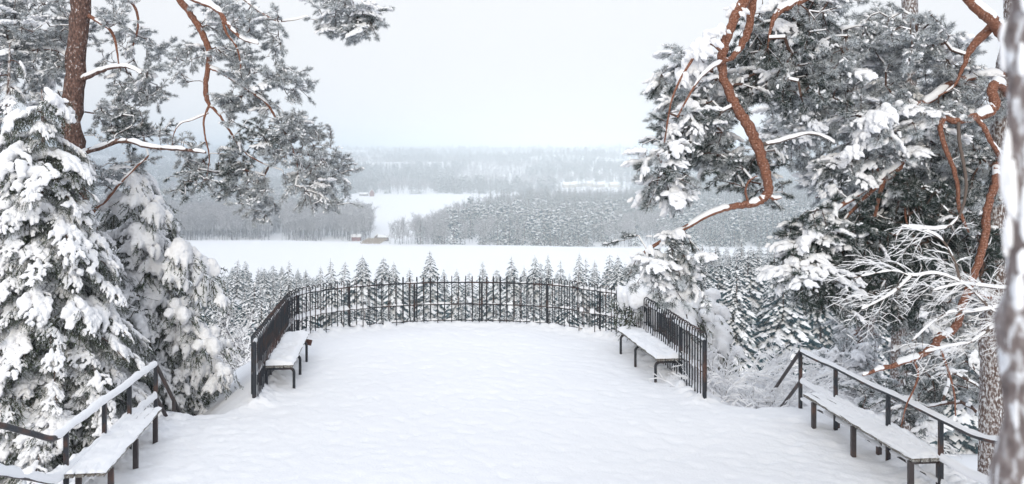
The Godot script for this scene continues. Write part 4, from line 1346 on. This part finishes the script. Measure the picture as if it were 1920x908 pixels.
	var Q := limbs_of(o, d, [["trunk", 0.0, 0.0, [[1710, -200, 0.12], [1705, 100, 0.14], [1700, 400, 0.17], [1690, 700, 0.2], [1690, 960, 0.22]], M.plastered],
		["limb", 0.05, 0.0, [[1705, 240, 0.06], [1640, 200, 0.045], [1560, 190, 0.035], [1490, 210, 0.02]]], ["limb", 0.05, 0.0, [[1705, 130, 0.05], [1650, 110, 0.04], [1560, 130, 0.02]]], ["limb", 0.05, 0.0, [[1700, 360, 0.06], [1640, 330, 0.045], [1580, 340, 0.03], [1530, 370, 0.02]]], ["limb", 0.04, 0.0, [[1706, 200, 0.05], [1760, 170, 0.04], [1830, 180, 0.02]]]], sn, M.bark)
	grow(o, Q, [[1520, 220, 60, 50, d, 0.9, 60, 0.8, 0.3, 0.4], [1490, 250, 40, 30, d, 0.7, 26, 0.8, 0.4, 0.5], [1600, 180, 70, 60, d, 1.0, 80, 0.8, 0.25, 0.4], [1570, 330, 60, 50, d, 0.9, 60, 0.8, 0.25, 0.4], [1680, 120, 90, 90, d, 1.0, 90, 0.8, 0.2, 0.4], [1790, 220, 80, 90, d, 1.0, 90, 0.8, 0.2, 0.4], [1680, 330, 90, 80, d, 1.0, 90, 0.8, 0.2, 0.4], [1800, 430, 80, 120, d, 1.0, 90, 0.8, 0.2, 0.4], [1840, 640, 60, 120, d, 1.0, 80, 0.8, 0.2, 0.4], [1720, 620, 60, 100, d, 1.0, 60, 0.8, 0.35, 0.4]], 1.45, M.twig, sn)
	part("snow", sn.commit(), M.snow, o, true)

	# snow-laden conifers on the left
	o = thing("snow_laden_conifer", "dense dark green conifer hung with round pads of snow, nearest the left handrail", "tree")
	laden_tree(o, at(95, 960, 15.2), at(78, 168, 15.0), [[0.0, 1.75], [0.2, 1.65], [0.45, 1.4], [0.65, 1.0], [0.8, 0.85], [0.93, 0.62], [1.0, 0.28]], 175, 0.7, 0.66, 1.25, 0.3)
	o = thing("snow_laden_conifer", "conifer with the deepest snow bowing its boughs beside the terrace's left corner", "tree")
	laden_tree(o, at(268, 860, 17.8), at(262, 318, 17.8), [[0.0, 1.6], [0.2, 1.55], [0.45, 1.3], [0.7, 1.0], [0.88, 0.6], [1.0, 0.2]], 115, 0.86, 0.75, 1.05, 0.35)
	heaps(o, 17.0, [[352, 478, 1.1], [385, 505, 1.1], [345, 520, 1.2], [390, 548, 1.0], [350, 590, 1.1], [378, 618, 1.1], [408, 650, 1.1], [362, 650, 1.0], [392, 690, 1.1], [430, 700, 0.8], [412, 728, 0.9], [300, 560, 1.1], [312, 500, 1.1], [255, 340, 0.8], [272, 378, 1.0], [235, 390, 1.0], [300, 405, 0.9], [290, 455, 1.1], [300, 700, 0.9], [422, 566, 0.6]], 0.8)
	o = thing("snow_laden_conifer", "short snow-laden conifer wedged between the dark green one and the bowed one", "tree")
	laden_tree(o, at(185, 900, 16.6), at(182, 420, 16.6), [[0.0, 1.3], [0.3, 1.2], [0.6, 0.85], [0.85, 0.5], [1.0, 0.2]], 80, 0.7, 0.7, 1.25, 0.2)
	o = thing("snow_laden_conifer", "lower snow-laden conifer cut by the left edge under the white spire", "tree")
	laden_tree(o, at(-20, 960, 15.0), at(5, 400, 15.0), [[0.0, 1.3], [0.3, 1.1], [0.6, 0.8], [0.85, 0.45], [1.0, 0.2]], 80, 0.62, 0.65, 1.25, 0.2)
	o = thing("snow_laden_conifer", "white conifer at the left edge, its spire below the pine's lowest boughs", "tree")
	laden_tree(o, at(-10, 960, 16.2), at(18, 84, 16.2), [[0.0, 1.2], [0.3, 1.0], [0.6, 0.85], [0.85, 0.65], [1.0, 0.2]], 120, 0.7, 0.8, 1.1)

func heaps(o: Node3D, d: float, list: Array, aim: float) -> void:      # the largest loads of snow, on the boughs' ends
	var to := []
	for k in 6: to.append([])
	for q in list:
		var dir := Vector3(aim, -0.45, rng.randf_range(0.1, 0.7)).normalized()
		var s: float = q[2] * rng.randf_range(1.0, 1.5)
		to[rng.randi() % 6].append(Transform3D(frame(dir).scaled_local(Vector3(s, s * 1.1, s)), at(q[0], q[1], d + rng.randf_range(-0.3, 0.3)) - dir * s * 0.2))
	for k in 6:
		many("snow_load", round_snow[k], M.snow, to[k], o)
		many("greenery", laden_green[k], M.needle, to[k], o)

func bushes() -> void:
	var o := thing("snow_laden_bush", "rounded evergreen bush buried in snow just outside the fence's right corner", "bush")
	laden_tree(o, at(1200, 660, 21.6), at(1195, 575, 21.6), [[0.0, 0.8], [0.5, 0.65], [1.0, 0.25]], 26, 0.95, 0.7, 0.9, 0.6)
	o = thing("snow_laden_bush", "broad evergreen bush under smooth deep snow beside the fence's right end", "bush")
	laden_tree(o, at(1280, 740, 19.8), at(1266, 606, 20.0), [[0.0, 1.0], [0.4, 0.95], [0.75, 0.7], [1.0, 0.3]], 52, 1.05, 0.7, 0.9, 0.6)
	heaps(o, 20.0, [[1178, 556, 1.4], [1208, 562, 1.7], [1240, 576, 1.8], [1268, 588, 1.8], [1294, 604, 1.8], [1312, 628, 1.7], [1326, 655, 1.6], [1340, 686, 1.5], [1250, 606, 1.6], [1280, 622, 1.5], [1308, 580, 1.4], [1225, 590, 1.5]], -0.5)
	rng.seed = 77
	shrub("bare bush arched under snow beside the fence's right end post", "", at(1375, 800, 17.2), 26, 1.7, Vector3(-0.1, 0.5, 0.0), 0.5, 0.035)
	shrub("bare bush of snowy wands at the head of the right stairs", "", at(1440, 800, 18.8), 22, 1.7, Vector3(0.1, 0.5, 0.0), 0.5, 0.035)
	shrub("low snow-bowed bush between the fence and the right stairs", "", at(1335, 760, 17.8), 16, 1.2, Vector3(0.2, 0.4, 0.1), 0.5, 0.035)
	shrub("thin snowy bush under the hanging pine boughs", "", at(1560, 800, 20.5), 14, 2.0, Vector3(0.0, 0.6, 0.0), 0.4, 0.035)
	# bare sapling whose snow-lined stems arch in from the right
	o = thing("bare_sapling", "leafless sapling arching in from the right with snow along every twig", "tree")
	var mb := MB.new()
	var sn := MB.new()
	var d := 10.4
	for q in [[[1925, 640], [1890, 596], [1860, 581], [1830, 551], [1800, 528], [1755, 513], [1710, 517], [1672, 508], [1601, 521]], [[1800, 528], [1792, 495], [1770, 454], [1740, 435], [1691, 424]], [[1710, 517], [1690, 536], [1672, 551], [1645, 566], [1616, 580]], [[1930, 600], [1900, 600], [1860, 615], [1822, 641], [1790, 648], [1735, 660]], [[1930, 520], [1890, 540], [1840, 536], [1800, 533], [1750, 545]], [[1925, 570], [1880, 575], [1820, 585], [1770, 590], [1710, 640]]]:
		var pts := []
		for k in q.size(): pts.append([q[k][0], q[k][1], lerpf(0.017, 0.005, float(k) / q.size())])
		var s := bend(limb_px(d, pts), 5)
		var sp: PackedVector3Array = s[0]
		tube(mb, sp, s[1], 6)
		snow_along(sn, sp, s[1], 0.017, 0.1, 0.1, 9.0)
		for k in range(3, sp.size() - 1):
			var t := (sp[k + 1] - sp[k]).normalized()
			var side := t.rotated((Vector3(0, 0, 1) + rv(0.4)).normalized(), rng.randf_range(0.3, 1.2) * (1 if rng.randf() < 0.5 else -1)).normalized()
			shoot(mb, sn, sp[k], side, rng.randf_range(0.1, 0.5), 0.003, 1, 1.0, 0.005)
	part("stems", mb.commit(), M.grey_twig, o, true)
	part("snow", sn.commit(), M.snow, o, true)

func ordinal(k: int) -> String:
	var small := ["first", "second", "third", "fourth", "fifth", "sixth", "seventh", "eighth", "ninth", "tenth", "eleventh", "twelfth", "thirteenth", "fourteenth", "fifteenth", "sixteenth", "seventeenth", "eighteenth", "nineteenth"]
	var round_ := ["twentieth", "thirtieth"]
	return small[k] if k < 19 else (round_[(k + 1) / 10 - 2] if (k + 1) % 10 == 0 else ["twenty-", "thirty-"][(k + 1) / 10 - 2] + small[(k + 1) % 10 - 1])

func forest() -> void:
	rng.seed = 505
	var near := []
	for k in 8: near.append(spruce(16.0, [9, 9, 9, 9, 9, 7, 10, 8][k], [0.55, 0.5, 0.6, 0.55, 0.5, 0.75, 0.55, 0.66][k], [3.9, 3.3, 4.4, 3.6, 4.1, 3.2, 5.0, 3.7][k], 8, [0.80, 0.9, 0.76, 0.93, 0.84, 0.7, 0.86, 0.8][k]))
	var farp := []
	for k in 4: farp.append(spruce(15.0, 6, 1.35, [3.4, 2.8, 3.8, 3.1][k], 3, 0.52))
	for k in 2: farp.append(far_pine(15.0, 0.75))
	var bare := []
	for k in 3: bare.append(bare_tree(13.0, 0.75))
	var birch := []
	for k in 3: birch.append(bare_tree(13.0, 0.3))
	var n_big := 0
	# the spruces whose tips stand against the frozen lake, then the rest of the slope
	var tips := [[404, 497], [418, 502], [435, 488], [460, 490], [484, 502], [512, 520], [540, 490], [577, 515], [601, 500], [627, 487], [645, 492], [679, 480], [690, 492], [712, 498], [723, 483], [741, 492], [770, 505], [805, 472], [832, 505], [855, 507], [880, 512], [905, 490], [940, 505], [965, 482], [984, 500], [1000, 480], [1016, 492], [1030, 478], [1052, 490], [1080, 475], [1098, 488], [1115, 490], [1145, 478], [1170, 480]]
	var spots := []
	for q in tips:
		var d := rng.randf_range(120, 190)
		var p := at(q[0], q[1], d)
		var g := base_h(p.x, d)
		spots.append([Vector3(p.x, g, -d), p.y - g, -q[0]])
	for k in 2600:
		var d := 62.0 + 250.0 * pow(rng.randf(), 0.8)
		var u := rng.randf_range(-0.36, 0.50)
		var px := 960.0 + u * LENS
		var x := u * d
		var g := ground_h(x, d)
		var h := rng.randf_range(13, 22)
		if rng.randf() < 0.2: h *= 0.6
		var most := 525.0 if px < 600 else (560.0 if px < 950 else (530.0 if px < 1150 else lerpf(520.0, 440.0, clampf((px - 1150) / 200.0, 0, 1))))
		if px > 1180.0 and d < 88.0: continue
		if d > 170.0: most -= 28.0
		var tip_y := EYE - (most - 285.0 + rng.randf_range(0, 50)) / LENS * d
		h = minf(h, tip_y - g)
		if h < 5.0: continue
		var ok := true
		for s in spots:
			if s[0].distance_squared_to(Vector3(x, g, -d)) < 13.0: ok = false; break
		if ok: spots.append([Vector3(x, g, -d), h, px])
	spots.sort_custom(func(a, b): return a[1] / -a[0].z > b[1] / -b[0].z)
	var rest := []
	for k in 8: rest.append([])
	for s in spots:
		var k := rng.randi() % 8
		var h: float = s[1] / 16.0
		var w := clampf(h, 0.75, 1.25) * rng.randf_range(0.72, 1.25)
		var turn := rng.randf() * TAU
		if n_big < 215:
			n_big += 1
			var low: bool = s[0].x > 0.19 * -s[0].z
			if s[2] < 0.0:
				forest_thing("spruce_tree", "snowy spruce, %s from the left of those whose tips stand against the frozen lake" % ordinal(tips.map(func(q): return -q[0]).find(s[2])), "tree", "spruces with tips against the lake", near[k], s[0], Vector3(w, h, w), turn)
				continue
			forest_thing("spruce_tree", "snow-covered spruce on the steep slope below the right railing" if low else "snow-covered spruce rising on the slope behind the curved fence", "tree", "spruces below the right railing" if low else "spruces behind the fence", near[k], s[0], Vector3(w, h, w), turn)
		else: rest[k].append(Transform3D(Basis(Vector3.UP, turn).scaled(Vector3(w, h, w)), s[0]))
	var o := Node3D.new()
	o.name = "slope_forest"; o.set_meta("kind", "stuff"); add_child(o, true)
	for k in 8:
		many("trunks", near[k][0], M.twig, rest[k], o); many("crowns", near[k][1], M.needle, rest[k], o); many("snow", near[k][2], M.far_snow, rest[k], o)
	# leafless thicket low on the left
	for k in 26:
		var d := rng.randf_range(52, 75)
		var px := rng.randf_range(380, 520)
		var x := (px - 960) / LENS * d
		var g := ground_h(x, d)
		var h := minf(rng.randf_range(8, 13), EYE - (rng.randf_range(612, 665) - 285) / LENS * d - g) / 13.0
		if h < 0.2: continue
		forest_thing("bare_tree", "leafless frosted tree in the thicket below the left end of the fence", "tree", "thicket below the fence", bare[k % 3], Vector3(x, g, -d), Vector3.ONE * h, rng.randf() * TAU)
	# beyond the lake
	var far := []
	for k in 9: far.append([])
	var n_far := 0
	var put := func(px: float, d: float, k: int, h: float) -> void:
		var x := (px - 960.0) / LENS * d
		var g := ground_h(x, d)
		var p := Vector3(x, g, -d)
		var unit := 13.0 if k > 5 else 15.0
		var w := rng.randf_range(0.85, 1.2) * h / unit
		var turn := rng.randf() * TAU
		far[k].append(Transform3D(Basis(Vector3.UP, turn).scaled(Vector3(w, h / unit, w)), p))
	var edge := func(d: float) -> float:
		var e := [[540, 712], [570, 752], [650, 820], [760, 880], [937, 1010], [1000, 1040], [1180, 1060]]
		for k in e.size() - 1:
			if d < e[k + 1][0]: return lerpf(e[k][1], e[k + 1][1], clampf((d - e[k][0]) / float(e[k + 1][0] - e[k][0]), 0, 1))
		return 1060.0
	# bands of woodland, thinning with distance as the trees close up
	var d := 545.0
	while d < 4300.0:
		var gap := 5.0 if d < 1000.0 else d * 0.0056
		var count := int(1.14 * d / gap)
		for k in count:
			var dd := d + rng.randf_range(0, gap * 1.3)
			var px := 960.0 + rng.randf_range(-0.56, 0.56) * LENS
			var bushy := n_hill.get_noise_2d(px * 1.9 + 300.0, dd * 0.9) 
			if dd < 1175.0:
				if px < 700.0:
					if dd < 578.0 or px > 693.0: continue
					if dd > 690.0:
						if px < 640.0 - (dd - 690.0) * 0.02: put.call(px, dd, rng.randi() % 9, rng.randf_range(10, 17))
						continue
					if px > 505 and px < 535 and dd < 620: continue
					for j in 3: put.call(minf(px + rng.randf_range(-9, 9), 694.0), dd + rng.randf_range(-3, 3), 6 + rng.randi() % 3, rng.randf_range(11, 16))
					continue
				if px < edge.call(dd) or (dd > 1080.0 and px > 1045.0 and px < 1185.0): continue
				if dd < 552.0 and px > 1150.0: continue
				var mixed: float = rng.randf_range(-60, 60) + n_hill.get_noise_2d(px * 6.0, dd * 3.0) * 120.0
				if px < edge.call(dd) + 110.0 + mixed - (dd - 545.0) * 0.5 or (px > 1140 + mixed * 0.5 and px < 1260 + mixed and dd < 640) or rng.randf() < 0.06: for j in 2: put.call(px + j * rng.randf_range(0, 8), dd, 6 + rng.randi() % 3, rng.randf_range(10, 14))
				elif dd < 720.0 and rng.randf() < 0.22: put.call(px, dd, 4 + rng.randi() % 2, rng.randf_range(13, 17))
				else: put.call(px, dd, rng.randi() % 4, rng.randf_range(13, 21) if dd < 880.0 or px < 1030.0 or px > 1200.0 else rng.randf_range(8, 11))
				continue
			if pow((px - 1115.0) / 85.0, 2.0) + pow((dd - 1270.0) / 130.0, 2.0) < rng.randf_range(0.6, 1.3) and (rng.randf() < 0.85 or dd < 1320.0): continue
			if rng.randf() < 0.10: continue
			if bushy > 0.12: put.call(px, dd, 6 + rng.randi() % 3, rng.randf_range(9, 13))
			else: put.call(px, dd, rng.randi() % 6 if rng.randf() < 0.4 else rng.randi() % 4, rng.randf_range(11, 19))
		d += gap
	for q in [[722, 1185, 22], [772, 1178, 25], [785, 1180, 24], [730, 1190, 20], [658, 1190, 20], [1037, 1300, 24], [1165, 1290, 25]]: put.call(q[0], q[1], 0, q[2])
	o = Node3D.new()
	o.name = "far_forest"; o.set_meta("kind", "stuff"); add_child(o, true)
	var names := ["spruce", "spruce", "spruce", "spruce", "pine", "pine", "birch", "birch", "birch"]
	for k in 9:
		var pr: Array = farp[k] if k < 6 else birch[k - 6]
		# the nearest of them are things of their own
		far[k].sort_custom(func(a, b): return a.origin.z > b.origin.z)
		var own: int = 9
		for j in mini(own, far[k].size()):
			var tf: Transform3D = far[k][j]
			var lb: String = {"spruce": "snowy spruce at the front of the wood across the lake", "pine": "round-crowned snowy pine at the front of the wood across the lake", "birch": "leafless frosted birch on the far shore of the lake"}[names[k]]
			var t := thing(names[k] + "_tree", lb, "tree", tf.origin, names[k] + " trees across the lake")
			t.transform = tf
			part("trunk" if k < 6 else "branches", pr[0], M.twig if k < 6 else M.bare, t)
			if pr[1]: part("crown", pr[1], M.needle, t, true)
			part("snow", pr[2], M.far_snow, t, true)
		var left: Array = far[k].slice(own)
		many("trunks", pr[0], M.twig if k < 6 else M.bare, left, o)
		if pr[1]: many("crowns", pr[1], M.needle, left, o)
		many("snow", pr[2], M.far_snow, left, o)
	print("far trees ", far.map(func(a): return a.size()), " slope ", spots.size())
	# sheds and houses
	house("shed", "small red barn with a steep snowy roof on the far field", "", 697, 1120, base_h(0, 1120) - 0.2, 0.15, Vector3(5, 4.5, 7), 3.4, M.red_wall, 0)
	house("shed", "low brown shed beside the red barn on the far field", "", 682, 1130, base_h(0, 1130) - 0.2, 1.4, Vector3(5, 2.2, 9), 1.4, M.brown_wall, 0)
	house("shed", "red boathouse left of the reeds on the far shore", "", 668, 581, -46.1, 1.5, Vector3(3, 1.4, 5.0), 1.1, M.red_wall, 0)
	house("shed", "dark brown gabled boathouse behind the reeds on the far shore", "", 707, 583, -46.1, 0.2, Vector3(3.2, 1.3, 5), 1.5, M.brown_wall, 0)
	house("shed", "long low brown shed against the wood behind the reeds", "", 719, 580, -46.1, 1.5, Vector3(2.6, 1.3, 5.5), 0.8, M.brown_wall, 0)
	var hv := [[1066, 1330, 15.0], [1082, 1350, 11.0], [1100, 1370, 13.0], [1122, 1340, 16.0], [1152, 1335, 14.0]]
	var hl := ["leftmost snow-roofed house of the village in the woods", "second snow-roofed house from the left in the far village", "snow-roofed house in the middle of the far village", "long snow-roofed house right of the village's middle", "rightmost snow-roofed house of the far village"]
	for k in 5:
		house("house", hl[k], "houses of the far village", hv[k][0], hv[k][1], base_h(0, hv[k][1]), 1.57 + rng.randf_range(-0.3, 0.3), Vector3(9, 4.0, hv[k][2]), 3.0, M.pale_wall, 3)
	var rd := []
	for k in 1500:
		var dd := rng.randf_range(548, 580)
		var px := rng.randf_range(690, 728) - (580 - dd) * 0.5
		rd.append(Transform3D(Basis(Vector3(rng.randfn(), 0.2, rng.randfn()).normalized(), rng.randf_range(0, 0.5)).scaled(Vector3(1, rng.randf_range(0.5, 1.1), 1)), Vector3((px - 960) / LENS * dd, -46.05, -dd)))
	var rb := MB.new()
	tube(rb, PackedVector3Array([Vector3.ZERO, Vector3(0.05, 1.2, 0)]), PackedFloat32Array([0.05, 0.03]), 3)
	var reeds := Node3D.new()
	reeds.name = "reed_bed"; reeds.set_meta("kind", "stuff"); add_child(reeds, true)
	many("reeds", rb.commit(), M.reed, rd, reeds)
